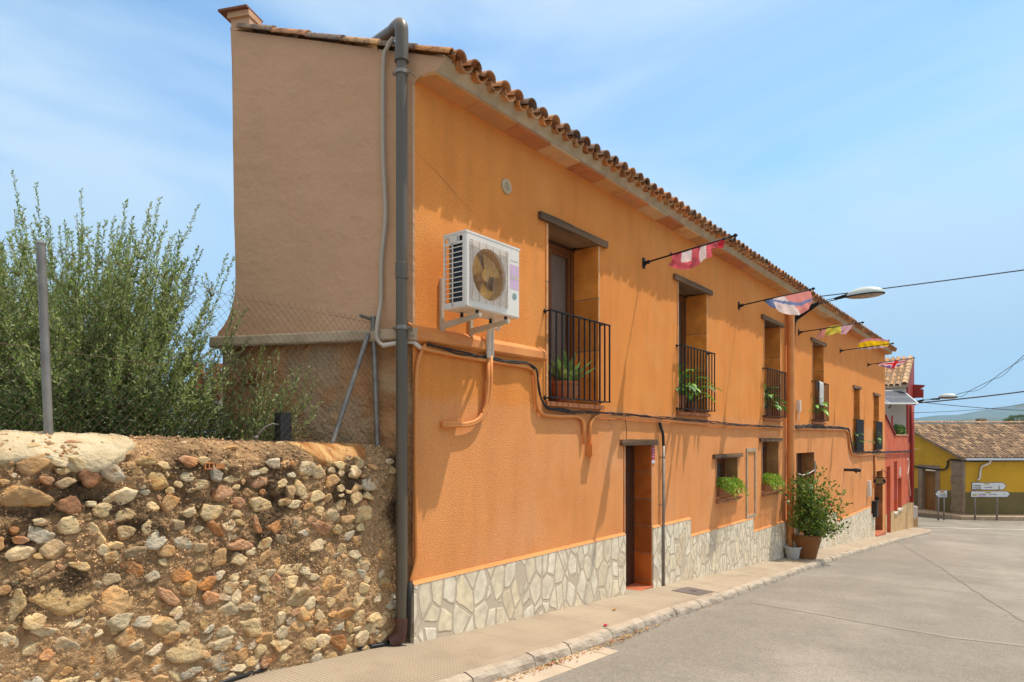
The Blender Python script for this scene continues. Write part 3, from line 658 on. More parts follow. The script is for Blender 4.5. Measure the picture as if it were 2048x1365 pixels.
# ground floor openings
a, b, z0, z1 = OPEN[6]; zf = zg(b)+.03
f = MB(); f.box((-.34,a+.02,zf),(-.27,b-.02,z1-.02))
for k in range(6): f.box((-.272,a+.03+k*.128,zf+.02),(-.262,a+.15+k*.128,z1-.05))
for q in range(9):
    for k in range(6): f.rev([(.004,-.012),(.012,0),(.004,.012)], (-.262,a+.09+k*.128,zf+.15+q*.22), 6)
dr = build('front_door', f, M['darkwood'], house)
[build('jamb', q_, M['jamb'], dr) for q_ in reveals(a, b, z0, z1, .30, .40, (.50,.13,.02), zf=zf-.2)]; build('lintel', lintel(a, b, z1, .085, ex=.13), M['oldwood'], dr)
s_ = MB(); s_.hexa([(-.3,a,zf-.3),(.03,a,zf-.3),(.03,b,zf-.3),(-.3,b,zf-.3),(-.3,a,zf+.005),(.03,a,zf+.0),(.03,b,zf+.0),(-.3,b,zf+.005)]); build('doorstep', s_, M['redfloor'], dr)
for yy, s in ((a,-1),(b,1)):
    bd = MB()
    for q in range(6): bd.box((-.01,yy-s*.002,zf+.02+q*.35),(.012,yy+s*.012,zf+.36+q*.35))
    build('edge_trim', bd, M['plaster'], dr)
hd = MB(); hd.box((-.262,a+.12,-1.15),(-.235,a+.15,-1.0)); build('handle', hd, M['iron'], dr)
def lowwin(a, b, z0, z1, lint=True, tilesill=True):
    f = build('window', frame(a, b, z0, z1, -.24, fw=.06, mid=False), M['framewood'], house)
    g_ = MB(); g_.box((-.32,a+.08,z0+.05),(-.275,b-.08,z1-.05)); build('glass', g_, M['glass'], f)
    [build('jamb', q_, M['jamb'], f) for q_ in reveals(a, b, z0, z1, .30, .45, (.46,.22,.075))]
    if lint: build('lintel', lintel(a, b, z1, .075, ex=.17), M['oldwood'], f)
    s_ = MB()
    if tilesill:
        n = int((b-a+.1)/.095)
        for k in range(n): half(s_, (.085, a-.03+.095*k+.04, z0-.085), (-1,0,.25), .045, .042, (0,0,1), .22, jit((.42,.17,.07), .85,1.2), n=6)
    s_.box((-.28,a,z0-.12),(.05,b,z0-.04), (.45,.22,.10)); build('sill', s_, M['jamb'], f)
lowwin(*OPEN[7]); lowwin(*OPEN[8])
a, b, z0, z1 = OPEN[9]                        # doorway behind the bush
f = MB(); f.box((-.36,a,zg(b)-.1),(-.30,b,z1)); d2 = build('side_door', f, M['darkwood'], house)
[build('jamb', q_, M['jamb'], d2) for q_ in reveals(a, b, z0, z1, .33, .52, (.38,.16,.05), zf=zg(b)-.1)]
a, b, z0, z1 = OPEN[10]
f = MB(); f.box((-.40,a,zg(b)-.2),(-.34,b,z1)); d3 = build('side_door', f, M['darkwood'], house)
[build('jamb', q_, M['jamb'], d3) for q_ in reveals(a, b, z0, z1, .36, .42, (.40,.14,.04), zf=zg(b)-.2)]
s_ = MB(); s_.box((-.3,a,zg(b)-.3),(.12,b,zg(a)+.04)); build('doorstep', s_, M['redfloor'], d3)
kn = MB(); kn.tube([(-.30,b-.06,-2.35),(-.12,b-.06,-2.35)], .09, 12); build('letterbox', kn, M['black'], d3)
# blind panel outlined in grey stone between the two low windows
p_ = MB(); a, b, z0, z1 = 12.93, 13.50, -1.60, -.20
for q in ((a,z0,a+.06,z1),(b-.06,z0,b,z1),(a+.06,z1-.07,b-.06,z1),(a+.06,z0,b-.06,z0+.07)): p_.box((-.01,q[0],q[1]),(.022,q[2],q[3]))
build('blind_panel_frame', p_, M['galv'] if False else M['ledge'], house)
M['crack'] = mat('crack', (.30,.10,.03), rough=1)
def crack(pts, w=.0022):
    m = MB(); P = []
    for (y0, z0), (y1, z1) in zip(pts, pts[1:]):
        n_ = max(2, int(sqrt((y1-y0)**2+(z1-z0)**2)/.03)); P += [(y0+(y1-y0)*i/n_+.010*noise.noise(Vector((y0*9+i*.6, z0, 1))), z0+(z1-z0)*i/n_+.012*noise.noise(Vector((z0*7+i*.5, y0, 4)))) for i in range(n_)]
    for i, (y, z) in enumerate(P): q = w*(1-abs(2*i/len(P)-1))**.5; m.v += [(.003, y, z-q), (.003, y+q*.6, z+q)]
    m.f = [(2*i, 2*i+2, 2*i+3, 2*i+1) for i in range(len(P)-1)]; m.c = [None]*len(m.f); build('crack', m, M['crack'], house)
crack([(4.08,2.62),(4.35,2.52),(4.7,2.34),(5.0,2.22)]); crack([(7.4,.40),(7.6,.22),(7.7,.1)]); crack([(8.95,-.1),(9.05,-.6),(9.0,-1.0)], .0018); crack([(6.1,-1.28),(6.2,-1.05),(6.15,-.8)], .0018)
v_ = MB(); y, z = 5.40, 2.69
for r0, r1, x in ((.078,.045,.018),(.040,.030,.016),(.024,.014,.014)):
    n = 28; vs_ = [(x, y+r*cos(2*pi*k/n), z+r*sin(2*pi*k/n)) for r in (r0,r1) for k in range(n)] + [(-.005, y+r*cos(2*pi*k/n), z+r*sin(2*pi*k/n)) for r in (r0,r1) for k in range(n)]
    v_.add(vs_, [(k,(k+1)%n,n+(k+1)%n,n+k) for k in range(n)] + [(k,2*n+k,2*n+(k+1)%n,(k+1)%n) for k in range(n)] + [(n+k,n+(k+1)%n,3*n+(k+1)%n,3*n+k) for k in range(n)])
v_.tube([(-.005,y,z),(.015,y,z)], .006, 8)
build('wall_vent', v_, M['plaster'], house)

# ------------------------------------------------------------ pipes and cables on the walls
def arc(pts, r=.06, n=5):                    # rounds the corners of a polyline
    P = [Vector(p) for p in pts]; out = [P[0]]
    for a, b, c in zip(P, P[1:], P[2:]):
        d0, d1 = (a-b), (c-b); q = min(r, d0.length/2.01, d1.length/2.01); s, e = b+d0.normalized()*q, b+d1.normalized()*q
        for k in range(n+1):
            t = k/n; out.append(s*(1-t)**2 + b*2*t*(1-t) + e*t*t)
    out.append(P[-1]); return out
def onfac(px, x=.03): return [fac(a, b, x) for a, b in px]
pc = Vector(at(803.5, 700, 5.80)); PXc, PYc = pc.x, pc.y
dp = thing('drainpipe', (PXc, PYc, zg(PYc)), 'thick dark grey drainpipe running from the roof down the near corner of the orange house', 'drainpipe')
m = MB(); m.tube([(PXc,PYc,-1.72),(PXc,PYc,1.50)], .0515, 20); m.tube([(PXc,PYc,1.50),(PXc,PYc,3.56)], .050, 20); build('pipe', m, M['greypipe'], dp, smooth=radians(40))
m = MB(); m.tube([(PXc,PYc,1.42),(PXc,PYc,1.425),(PXc,PYc,1.56),(PXc,PYc,1.565)], [.0515,.057,.057,.050], 20); build('coupling', m, M['greypipe'], dp, smooth=radians(40))
e1 = Vector(at(757, 82, 6.32)); top = Vector((PXc, PYc, 3.69))
m = MB(); m.tube(arc([(PXc,PYc,3.38), top+Vector((0,0,.02)), top.lerp(e1,.3)], .085, 8), .060, 20); m.tube([(PXc,PYc,3.36),(PXc,PYc,3.42)], .064, 20); build('elbow', m, M['greypipe'], dp, smooth=radians(40))
m = MB(); m.tube([top.lerp(e1,.25), e1, e1+(e1-top)*.3], .054, 20); build('roof_pipe', m, M['greypipe'], dp, smooth=radians(40))
for z in (3.26, .985):
    m = MB(); m.tube([(PXc,PYc,z-.018),(PXc,PYc,z-.016),(PXc,PYc,z+.016),(PXc,PYc,z+.018)], [.056,.060,.060,.056], 20)
    g_ = Vector((GD[0],GD[1],0)); c_ = Vector((PXc,PYc,z))
    for s in (-1,1): m.tube([c_+g_*s*.05, c_+g_*s*.085], .013, 8); m.tube([c_+g_*s*.078+Vector((.02,-.03,0)), c_+g_*s*.078+Vector((-.03,.09,0))], .005, 6)
    build('clamp', m, M['galv'], dp, smooth=radians(40))
m = MB(); o_ = Vector((-.02,-.13,0)).normalized(); sh = Vector((-.10,-.06,0))
m.tube([(PXc,PYc,-1.60),(PXc,PYc,-1.598),(PXc,PYc,-1.66)]+arc([(PXc,PYc,-1.66),(PXc,PYc,-1.76),(PXc-.055,PYc-.075,-1.815)], .09, 6), .0615, 20); build('shoe', m, M['brownpipe'], dp, smooth=radians(40))
# beige ribbed conduit beside it, turning on to the facade
cp = [gab(787,76,.05),gab(775,95,.05),gab(767,130,.045),gab(766,300,.04),gab(771,430,.04),gab(763,520,.04),gab(762,600,.04),gab(757,650,.09),gab(757,678,.09),gab(768,693,.09)]
pts = [gp(t,z,o) for (t,z),o in zip(cp, [.05,.05,.045,.04,.04,.04,.04,.115,.12,.12])]
sm = []
for i in range(len(pts)-1):
    a, b = Vector(pts[i]), Vector(pts[i+1]); k = max(2, int((b-a).length/.012))
    p0 = Vector(pts[max(i-1,0)]); p3 = Vector(pts[min(i+2,len(pts)-1)])
    for j in range(k):
        t = j/k; sm.append(.5*((2*a)+(b-p0)*t+(2*p0-5*a+4*b-p3)*t*t+(3*a-p0-3*b+p3)*t**3))
m = MB(); m.tube(sm, [.0185+.0015*(i%2) for i in range(len(sm))], 10)
tag(build('ribbed_conduit', m, M['hose'], smooth=True), 'beige ribbed conduit hanging beside the grey drainpipe on the gable wall', 'conduit')
a = Vector(pts[-1]); b = Vector(fac(840, 696, .035))
m = MB(); m.tube([a+(b-a)*-.02, Vector((-.06,4.0,.875)), Vector((.03,4.04,.87)), b], .0205, 10)
tag(build('light_conduit', m, M['ltpipe'], smooth=True), 'short pale plastic conduit passing behind the drainpipe under the ledge', 'conduit')
def pipe(name, px, r, mt, label, cat, x=.03, rr=.07, n=10, rnd_=True, group=None):
    m = MB(); m.tube(arc(onfac(px, x), rr) if rnd_ else onfac(px, x), r, n); return tag(build(name, m, M[mt], smooth=True), label, cat, group)
o = pipe('wall_conduit', [(838,696),(900,709),(970,721),(1030,730),(1058,735),(1070,745),(1072,775),(1074,815),(1084,830),(1115,833),(1156,833),(1167,843),(1168,889)], .021, 'conduit', 'orange painted conduit from the house corner down under the first balcony to the junction box', 'conduit')
pipe('wall_conduit', [(1179,889),(1180,846),(1192,832),(1250,835),(1310,840),(1400,848),(1480,853),(1565,857)], .021, 'conduit', 'orange painted conduit running right from the junction box past the front door', 'conduit')
pipe('wall_conduit', [(1586,858),(1640,859),(1690,860),(1697,866),(1699,895),(1704,908),(1720,912),(1748,909),(1758,906)], .03, 'conduit', 'orange painted conduit dropping under the fifth balcony beyond the tall orange drainpipe', 'conduit')
pipe('wall_conduit', [(1750,911),(1751,950),(1748,975)], .035, 'conduit', 'short vertical orange conduit left of the hanging oval sign', 'conduit', rnd_=False)
pipe('wall_conduit', [(851,689),(842,703),(834,730),(832,760),(831,900),(832,1040),(833,1120),(826,1150),(820,1168)], .018, 'conduit', 'thin orange conduit running down the facade edge beside the grey drainpipe', 'conduit', x=.022)
pipe('corner_cable', [(821,1164),(818,1200),(816,1275)], .022, 'cable', 'black cable sleeve running to the pavement at the near house corner', 'cable', x=.05, rnd_=False)
m = MB(); q = Vector(fac(1178, 900, 0)); m.box((.0, q.y-.075, q.z-.075), (.085, q.y+.06, q.z+.075)); m.box((.085, q.y-.08, q.z-.08), (.095, q.y+.065, q.z+.08))
tag(build('junction_box', m, M['conduit']), 'small orange junction box on the wall left of the front door', 'junction box')
# cable bundle: several strands wandering round one line, tied with small ends
def bundle(name, px, label, strands=3, r=.007, spread=.014, x=.05, ties=True, n=5):
    base = arc(onfac(px, x), .08, 4); d = [Vector(base[0])]
    for a, b in zip(base, base[1:]):
        k = max(1, int((b-a).length/.08)); d += [a.lerp(b, (i+1)/k) for i in range(k)]
    m = MB()
    for s in range(strands):
        ph = s*2*pi/strands; P = []
        for i, p in enumerate(d):
            P.append(p + Vector((.5*spread*cos(ph+i*.35)+.004*rnd.random(), .3*spread*sin(i*.21+s), spread*1.3*noise.noise(Vector((i*.25, s*7.3, 1)))+spread*.8*sin(ph+i*.27))))
        m.tube(P, r, n)
    if ties:
        for i in range(1, len(d)-1, 2):
            p = d[i]; a = rnd.uniform(0, 2*pi); q = Vector((.012, .035*cos(a), .035*sin(a)+.01)); m.tube([p, p+q], .0022, 4)
    return tag(build(name, m, M['cable'], smooth=True), label, 'cable')
bundle('cable_bundle', [(854,688),(900,701),(960,713),(1010,722),(1060,729),(1074,738),(1076,770),(1083,805),(1100,820),(1150,826)], 'black cable bundle under the ledge bending down beside the first balcony', ties=False, strands=2, r=.009)
bundle('cable_bundle', [(1060,729),(1074,738),(1076,770),(1083,805),(1100,819),(1150,824),(1240,828),(1320,836),(1400,842),(1480,850),(1566,855)], 'tangled black cables with cut ties strung below the first three balconies', strands=3)
bundle('cable_bundle', [(1583,853),(1620,853),(1660,855),(1697,858),(1701,880),(1706,902),(1730,905),(1760,905),(1800,904),(1822,903)], 'thick black cable bundle beyond the orange drainpipe reaching the red house', strands=4, r=.014, spread=.03)
pipe('hanging_wire', [(1250,832),(1253,860),(1253,884)], .004, 'cable', 'thin black wire hanging over the front door lintel', 'wire', rnd_=False)
# steel pipe beside the front door
sp_ = thing('riser_pipe', fac(1327, 1172, .04), 'slim grey steel riser pipe standing right of the front door', 'pipe')
m = MB(); m.tube(onfac([(1327,885),(1327,1173)], .045), .021, 12); build('pipe', m, M['galv'], sp_, smooth=True)
m = MB(); m.tube(arc(onfac([(1320,845),(1321,853),(1326,868),(1327,892)], .045), .05), .022, 12); build('cable_end', m, M['black'], sp_, smooth=True)
for py in (915, 1010, 1100):
    m = MB(); a = Vector(fac(1327, py, .045)); m.tube([a-Vector((0,0,.012)), a+Vector((0,0,.012))], .025, 12); m.box((0,a.y-.06,a.z-.006),(.045,a.y-.02,a.z+.006)); build('clip', m, M['galv'], sp_)
# orange drainpipe in the middle of the facade
YO = 15.62
op = thing('drainpipe', (.12, YO, zg(YO)), 'tall orange painted drainpipe between the third and fourth balconies', 'drainpipe')
m = MB(); m.tube([(.11,YO,3.28),(.11,YO,-2.55)], .082, 18); build('pipe', m, M['conduit'], op, smooth=radians(40))
for z in (2.9, .2, -1.15): m = MB(); m.tube([(.11,YO,z-.03),(.11,YO,z-.028),(.11,YO,z+.028),(.11,YO,z+.03)], [.083,.09,.09,.083], 18); build('clamp', m, M['conduit'], op, smooth=radians(40))
# lamp cable with box
pipe('lamp_cable', [(1591,632),(1588,700),(1587,800),(1586,856)], .016, 'cable', 'black cable dropping from the near street lamp bracket to the cable bundle', 'cable', rnd_=False)
m = MB(); q = Vector(fac(1594, 812, 0)); m.box((0,q.y-.05,q.z-.14),(.075,q.y+.05,q.z+.14)); m.box((.075,q.y-.035,q.z-.12),(.085,q.y+.035,q.z+.10)); m.tube([(.04,q.y,q.z-.14),(.05,q.y-.05,q.z-.35)], .012, 6)
tag(build('meter_box', m, M['white']), 'small white electrical box beside the lamp cable', 'electrical box')
m = MB(); q = Vector(fac(1735, 978, 0)); m.box((0,q.y-.10,q.z-.26),(.10,q.y+.10,q.z+.28)); m.box((.10,q.y-.02,q.z-.18),(.115,q.y+.07,q.z+.05))
tag(build('intercom', m, M['white']), 'white intercom box on the wall left of the far doorway', 'intercom')
m = MB(); q = Vector(fac(1745, 1017, 0)); m.box((0,q.y-.16,q.z-.3),(.16,q.y+.16,q.z+.24)); m.box((-.0,q.y-.19,q.z+.24),(.2,q.y+.19,q.z+.27))
tag(build('mailbox', m, M['black']), 'black mailbox low beside the far doorway', 'mailbox')
m = MB(); q = Vector(fac(1305, 907, 0)); m.box((0,q.y-.055,q.z-.155),(.012,q.y+.055,q.z+.155)); pq = build('wall_plaque', m, M['plaque']); tag(pq, 'narrow red plaque right of the front door lintel', 'plaque')
m = MB(); m.box((.0125,q.y-.05,q.z-.15),(.0145,q.y+.05,q.z-.10)); build('plaque_panel', m, M['alu'], pq)
m = MB()
for k in range(5): m.box((.0125,q.y-.035,q.z+.10-.04*k),(.0142,q.y+.035,q.z+.115-.04*k))
build('lettering', m, M['signpink'], pq)
q = Vector(fac(1629, 935, 0)); m = MB(); m.box((0,q.y-.06,q.z-.15),(.02,q.y+.06,q.z+.17)); tag(build('wall_plaque', m, M['galv']), 'small grey metal plaque beside the doorway behind the bush', 'plaque')
q = Vector(fac(1688, 940, 0)); m = MB(); m.tube([(0,q.y,q.z),(.27,q.y,q.z)], .043, 14); m.tube([(.27,q.y,q.z),(.272,q.y,q.z),(.38,q.y,q.z),(.46,q.y,q.z-.01)], [.043,.058,.058,.045], 14); m.tube([(.33,q.y,q.z-.04),(.33,q.y,q.z-.10)], .02, 8)
tag(build('spotlight_arm', m, M['black'], smooth=radians(40)), 'black tubular spotlight sticking out of the wall above the far cladding', 'wall light')
# black hose along the foot of the stone wall
m = MB(); P = [Vector((*gr(px, py, 0), 0)) for px, py in [(380,1392),(470,1362),(540,1340),(620,1322),(700,1305),(770,1293)]]
m.tube([Vector((p.x, p.y, zg(p.y)+.018)) for p in P]+[(PXc-.06, PYc-.10, -1.80)], .0155, 8)
tag(build('hose', m, M['black'], smooth=True), 'black hose lying along the foot of the rubble wall', 'hose')

# ------------------------------------------------------------ air conditioner
AX0, AX1, AY0, AY1, AZ0, AZ1 = .22, .50, 4.23, 5.00, 1.165, 1.835
ac = thing('air_conditioner', (.0, 4.6, 1.0), 'white air conditioner unit on brackets high on the orange wall with a rusty fan grille', 'air conditioner')
def rbox(a, b, r, seg=3):
    bm = bmesh.new(); bmesh.ops.create_cube(bm, size=1)
    for v in bm.verts: v.co = Vector(((a[i]+b[i])/2 + v.co[i]*(b[i]-a[i]) for i in range(3)))
    bmesh.ops.bevel(bm, geom=bm.edges[:], offset=r, segments=seg, affect='EDGES', profile=.6)
    m = MB(); bm.verts.index_update(); m.v = [tuple(v.co) for v in bm.verts]; m.f = [tuple(v.index for v in f.verts) for f in bm.faces]; m.c = [None]*len(m.f); bm.free(); return m
# casing: front panel with round opening, side frames, top and bottom
cs_ = MB(); FY, FZ, FR = AY0+.315, 1.50, .235; n = 48
ring = [(AX1, FY+FR*cos(2*pi*k/n), FZ+FR*sin(2*pi*k/n)) for k in range(n)]
rb_ = [(AX1-.03, FY+FR*cos(2*pi*k/n), FZ+FR*sin(2*pi*k/n)) for k in range(n)]
def onrect(k):
    a = 2*pi*k/n; c, s = cos(a), sin(a); ty = ((AY1-.012-FY) if c > 0 else (FY-AY0-.012))/max(abs(c),1e-6); tz = ((AZ1-.012-FZ) if s > 0 else (FZ-AZ0-.012))/max(abs(s),1e-6); t = min(ty, tz); return (AX1, FY+t*c, FZ+t*s)
rect = [onrect(k) for k in range(n)]
for cy, cz in ((AY0+.012,AZ0+.012),(AY1-.012,AZ0+.012),(AY1-.012,AZ1-.012),(AY0+.012,AZ1-.012)):
    k = min(range(n), key=lambda i: (rect[i][1]-cy)**2+(rect[i][2]-cz)**2); rect[k] = (AX1, cy, cz)
cs_.add(ring+rect+rb_, [(k,(k+1)%n,n+(k+1)%n,n+k)[::-1] for k in range(n)] + [(k,2*n+k,2*n+(k+1)%n,(k+1)%n) for k in range(n)])
y0, y1, z0, z1 = AY0, AY1, AZ0, AZ1; e = .012
cs_.poly([(AX1,y0+e,z1-e),(AX1,y1-e,z1-e),(AX1-e,y1-e,z1),(AX1-e,y0+e,z1)]); cs_.poly([(AX1,y0+e,z0+e),(AX1,y0+e,z1-e),(AX1-e,y0,z1-e),(AX1-e,y0,z0+e)])
cs_.poly([(AX1,y1-e,z0+e),(AX1,y1-e,z1-e),(AX1-e,y1,z1-e),(AX1-e,y1,z0+e)]); cs_.poly([(AX1,y0+e,z0+e),(AX1,y1-e,z0+e),(AX1-e,y1-e,z0),(AX1-e,y0+e,z0)])
cs_.poly([(AX1,y0+e,z1-e),(AX1-e,y0+e,z1),(AX1-e,y0,z1-e)])
cs_.box((AX0,y0+.001,z1-.02),(AX1-e,y1,z1)); cs_.box((AX0,y0+.002,z0),(AX1-e,y1,z0+.015)); cs_.box((AX0,y1-.012,z0+.015),(AX1-e,y1,z1-.02)); cs_.box((AX0,y0+.35,z0+.015),(AX0+.01,y1-.012,z1-.02))
cs_.box((AX0-.001,y0-.004,z1-.012),(AX1+.003,y1+.004,z1+.006))
build('casing', cs_, M['white'], ac)
sg_ = MB(); sg_.box((AX0,y0,z0+.015),(AX0+.018,y0+.012,z1-.02)); sg_.box((AX1-.045,y0,z0+.015),(AX1-e,y0+.012,z1-.02)); sg_.box((AX0+.105,y0,z0+.02),(AX0+.115,y0+.010,z1-.085)); sg_.box((AX0+.018,y0,z0+.015),(AX1-.045,y0+.012,z0+.045))
for k in range(12): z = z0+.045+k*.0448; sg_.box((AX0+.018,y0+.001,z),(AX1-.045,y0+.009,z+.007))
sg_.box((AX0+.018,y0,z1-.10),(AX1-.045,y0+.011,z1-.08)); sg_.box((AX0+.018,y0,z1-.032),(AX1-.045,y0+.011,z1-.02)); sg_.box((AX0+.08,y0-.004,z1-.085),(AX0+.17,y0+.010,z1-.030)); sg_.box((AX0+.055,y0,z1-.08),(AX0+.064,y0+.010,z1-.03)); sg_.box((AX0+.182,y0,z1-.08),(AX0+.192,y0+.010,z1-.03))
build('side_grille', sg_, M['white'], ac)
m = MB(); m.box((AX0+.06,y0+.03,z0+.03),(AX1-.06,y0+.05,z1-.03)); build('coil', m, M['coil'], ac)
m = MB(); n = 36
for r, x0, x1 in ((FR+.006, AX1-.004, AX1-.16),):
    vs_ = [(x, FY+r*cos(2*pi*k/n), FZ+r*sin(2*pi*k/n)) for x in (x0, x1) for k in range(n)]; m.add(vs_, [(k,(k+1)%n,n+(k+1)%n,n+k) for k in range(n)])
build('shroud', m, M['fan'], ac, smooth=True)
m = MB(); m.box((AX0+.012,y0+.06,z0+.05),(AX0+.03,y1-.14,z1-.05)); build('back_coil', m, M['fan'], ac)
m = MB(); m.tube([(AX1-.11,FY,FZ),(AX1-.045,FY,FZ)], [.06,.05], 16)
for b in range(3):
    vs_ = []; a0 = b*2*pi/3+.5
    for i in range(6):
        r = .045+(.215-.045)*i/5
        for j in range(7): a = a0+(j/6-.5)*1.5*(.55+.45*i/5)+.3*i/5; vs_.append((AX1-.05-.05*(j/6), FY+r*cos(a), FZ+r*sin(a)))
    m.add(vs_, [(i*7+j,i*7+j+1,(i+1)*7+j+1,(i+1)*7+j) for i in range(5) for j in range(6)])
build('fan', m, M['fan'], ac, smooth=radians(50))
m = MB(); q = .262
for k in range(34): z = FZ-q+2*q*k/33; m.tube([(AX1+.012,FY-q,z),(AX1+.018,FY,z),(AX1+.012,FY+q,z)], .0018, 4)
for k in range(6): y = FY-q+.02+(2*q-.04)*k/5; m.tube([(AX1+.006,y,FZ-q-.008),(AX1+.021,y,FZ),(AX1+.006,y,FZ+q+.008)], .0025, 4)
for s in (-1,1):
    for k in range(34): z = FZ-q+2*q*k/33; m.tube([(AX1+.012,FY+s*q,z),(AX1-.002,FY+s*(q+.006),z)], .0022, 4)
build('fan_grille', m, M['acgrille'], ac)
M['sticker'] = mat('faded_sticker', (.62,.43,.56), (.56,.38,.50), 9, rough=.5); M['stickerblue'] = mat('blue_sticker', (.08,.28,.38), (.30,.34,.22), 22, rough=.5)
m = MB(); m.box((AX1-.003,y1-.155,1.435),(AX1+.0015,y1-.018,1.665)); st = build('label_sticker', m, M['sticker'], ac)
m = MB()
for k in range(6): m.box((AX1+.0012,y1-.145+k*.021,1.525+.004*(k%2)),(AX1+.0030,y1-.132+k*.021,1.555+.003*(k%3)))
build('peeling_lettering', m, M['cream'], st)
m = MB(); m.tube([(AX1-.002,y1-.085,1.365),(AX1+.0018,y1-.085,1.365)], .033, 20); build('round_sticker', m, M['stickerblue'], ac)
m = MB(); m.box((AX1-.001,y1-.145,1.70),(AX1+.0012,y1-.035,1.704)); build('seam', m, M['galv'], ac)
m = MB()
for k in range(5): m.box((AX1-.14,y0-.003,z0),(AX1-.139,y0,z0))
for yb in (4.42, 4.83):
    m = MB(); m.box((.0,yb-.018,1.00),(.028,yb+.018,1.52 if yb < 4.6 else 1.28)); m.hexa([(.028,yb-.016,1.035),(.50,yb-.016,1.10),(.50,yb+.016,1.10),(.028,yb+.016,1.035),(.028,yb-.016,1.095),(.50,yb-.016,1.135),(.50,yb+.016,1.135),(.028,yb+.016,1.095)])
    br = build('bracket', m, M['cream'], ac)
    for x in (.27,.46):
        m = MB(); m.tube([(x,yb,1.115),(x,yb,1.167)], [.017,.013], 10); build('rubber_foot', m, M['black'], br)
m = MB(); pa, pb = onfac([(977,650),(977,716)], .06), onfac([(984,655),(984,716)], .05)
m.tube([(.235,pa[0][1]-.12,1.19),(.16,pa[0][1]-.07,1.12)]+[tuple(v) for v in (Vector(pa[0]), Vector(pa[1]))], [.022,.024,.027,.027], 10); m.tube([(.26,pb[0][1]-.09,1.19),(.17,pb[0][1]-.05,1.10)]+[tuple(v) for v in (Vector(pb[0]), Vector(pb[1]))], [.02,.02,.022,.022], 10)
build('insulated_pipe', m, M['insul'], ac, smooth=True)
m = MB()
for k, dx in enumerate((0, .030)):
    P = onfac([(976+k*6,712),(976+k*6,775),(971+k*5,818),(958,840+k*5),(935,849+k*3),(884,846+k*6)], .05); m.tube(arc(P, .09), .020, 10)
build('copper_pipe', m, M['conduit'], ac, smooth=True)

# ------------------------------------------------------------ flags on poles
def lerp3(P, t):
    k = t*(len(P)-1); i = min(int(k), len(P)-2); return Vector(P[i]).lerp(Vector(P[i+1]), k-i)
def flag(y, z, tip, top, bot, colf, label, thick_=.013, y_off=0, seed=0):
    root = thing('wall_flag', (0, y, z), label, 'flag', 'flags on poles along the facade')
    e = Vector(yp(tip[0], tip[1], y)); b0 = Vector((0.02, y, z)); d = (e-b0).normalized()
    m = MB(); m.tube([b0, b0+d*.5, e-d*.08], [.013,.012,.010], 10); build('pole', m, M['iron'], root, smooth=True)
    m = MB(); m.box((0,y-.035,z-.075),(.014,y+.035,z+.075)); m.tube([(.0,y,z),b0+d*.07], .024, 10); m.tube([b0+d*.055,b0+d*.07], .032, 10); m.tube([(.005,y,z-.05),b0+d*.07], .009, 6); build('bracket', m, M['iron'], root)
    m = MB(); m.tube([e-d*.10,e-d*.085,e-d*.07,e-d*.05,e-d*.04,e-d*.02,e], [.011,.022,.012,.016,.026,.026,.010], 12); build('finial', m, M['iron'], root, smooth=True)
    nu, nv = 56, 18; m = MB()
    T = [yp(px, py, y) for px, py in top]; B = [(yp(px, py, y+yo)) for px, py, yo in bot]
    for i in range(nu+1):
        for j in range(nv+1):
            u, v = i/nu, j/nv; p = lerp3(T, u).lerp(lerp3(B, u), v)
            w = v*(1-.2*v); f_ = .045*sin(u*17+v*2.5+seed) + .03*sin(u*31+seed*2-v*3) + .03*noise.noise(Vector((u*5, v*4, seed*3.1)))
            p += Vector((.25*f_*w, f_*w*1.3, .012*sin(u*23+seed)*w)); m.v.append(tuple(p))
    for i in range(nu):
        for j in range(nv): m.f.append((i*(nv+1)+j,(i+1)*(nv+1)+j,(i+1)*(nv+1)+j+1,i*(nv+1)+j+1)); m.c.append(colf((i+.5)/nu,(j+.5)/nv)); m.anyc = True
    build('cloth', m, M['cloth'], root, smooth=True)
    m = MB()
    for s_ in (0.0, .985): q = lerp3(T, s_); m.tube([q-d*.012,q+d*.012], .017, 8)
    build('tie', m, M['cable'], root)
WH = (.74,.66,.66)
flag(8.57, 2.54, (1475,470), [(1342,508),(1380,498),(1420,486),(1450,478)], [(1340,534,0),(1362,539,.1),(1388,538,.05),(1410,518,.1),(1430,500,0),(1445,494,0)],
     lambda u,v: WH if (.20 < u < .36 and v < .62) or (.52 < u < .60) else ((.62,.12,.15) if u < .9 else (.55,.03,.05)), 'faded red flag with white cross on the pole nearest the air conditioner', seed=1)
flag(12.52, 2.55, (1630,577), [(1529,602),(1556,594),(1590,588),(1622,581)], [(1532,606,0),(1551,620,.15),(1580,631,.25),(1611,628,.3),(1622,606,.15)],
     lambda u,v: (.16,.24,.46) if (u < .22 or (.22 < v-.55*u+.18 < .38)) else (WH if u-.25*v < .45 else (.66,.27,.25)), 'blue white and pink flag on the pole above the third balcony', seed=2)
flag(16.68, 2.57, (1728,645), [(1641,661),(1665,652),(1690,650),(1712,648)], [(1634,678,0),(1650,672,.1),(1675,667,.05),(1690,670,.2),(1704,652,0)],
     lambda u,v: (.64,.27,.24) if u < .2 else ((.62,.56,.08) if u < .58 else (.58,.36,.42)), 'pink yellow and mauve flag on the third pole above the fourth balcony', seed=3)
flag(21.11, 2.59, (1788,687), [(1718,683),(1735,677),(1760,678),(1779,681)], [(1716,699,0),(1740,699,.1),(1760,697,.1),(1778,696,0)],
     lambda u,v: (.66,.25,.28) if v < .2 else ((.84,.56,.01) if v < .78 else (.52,.40,.42)), 'bright yellow flag with a pink edge bundled on the fourth pole', seed=4)
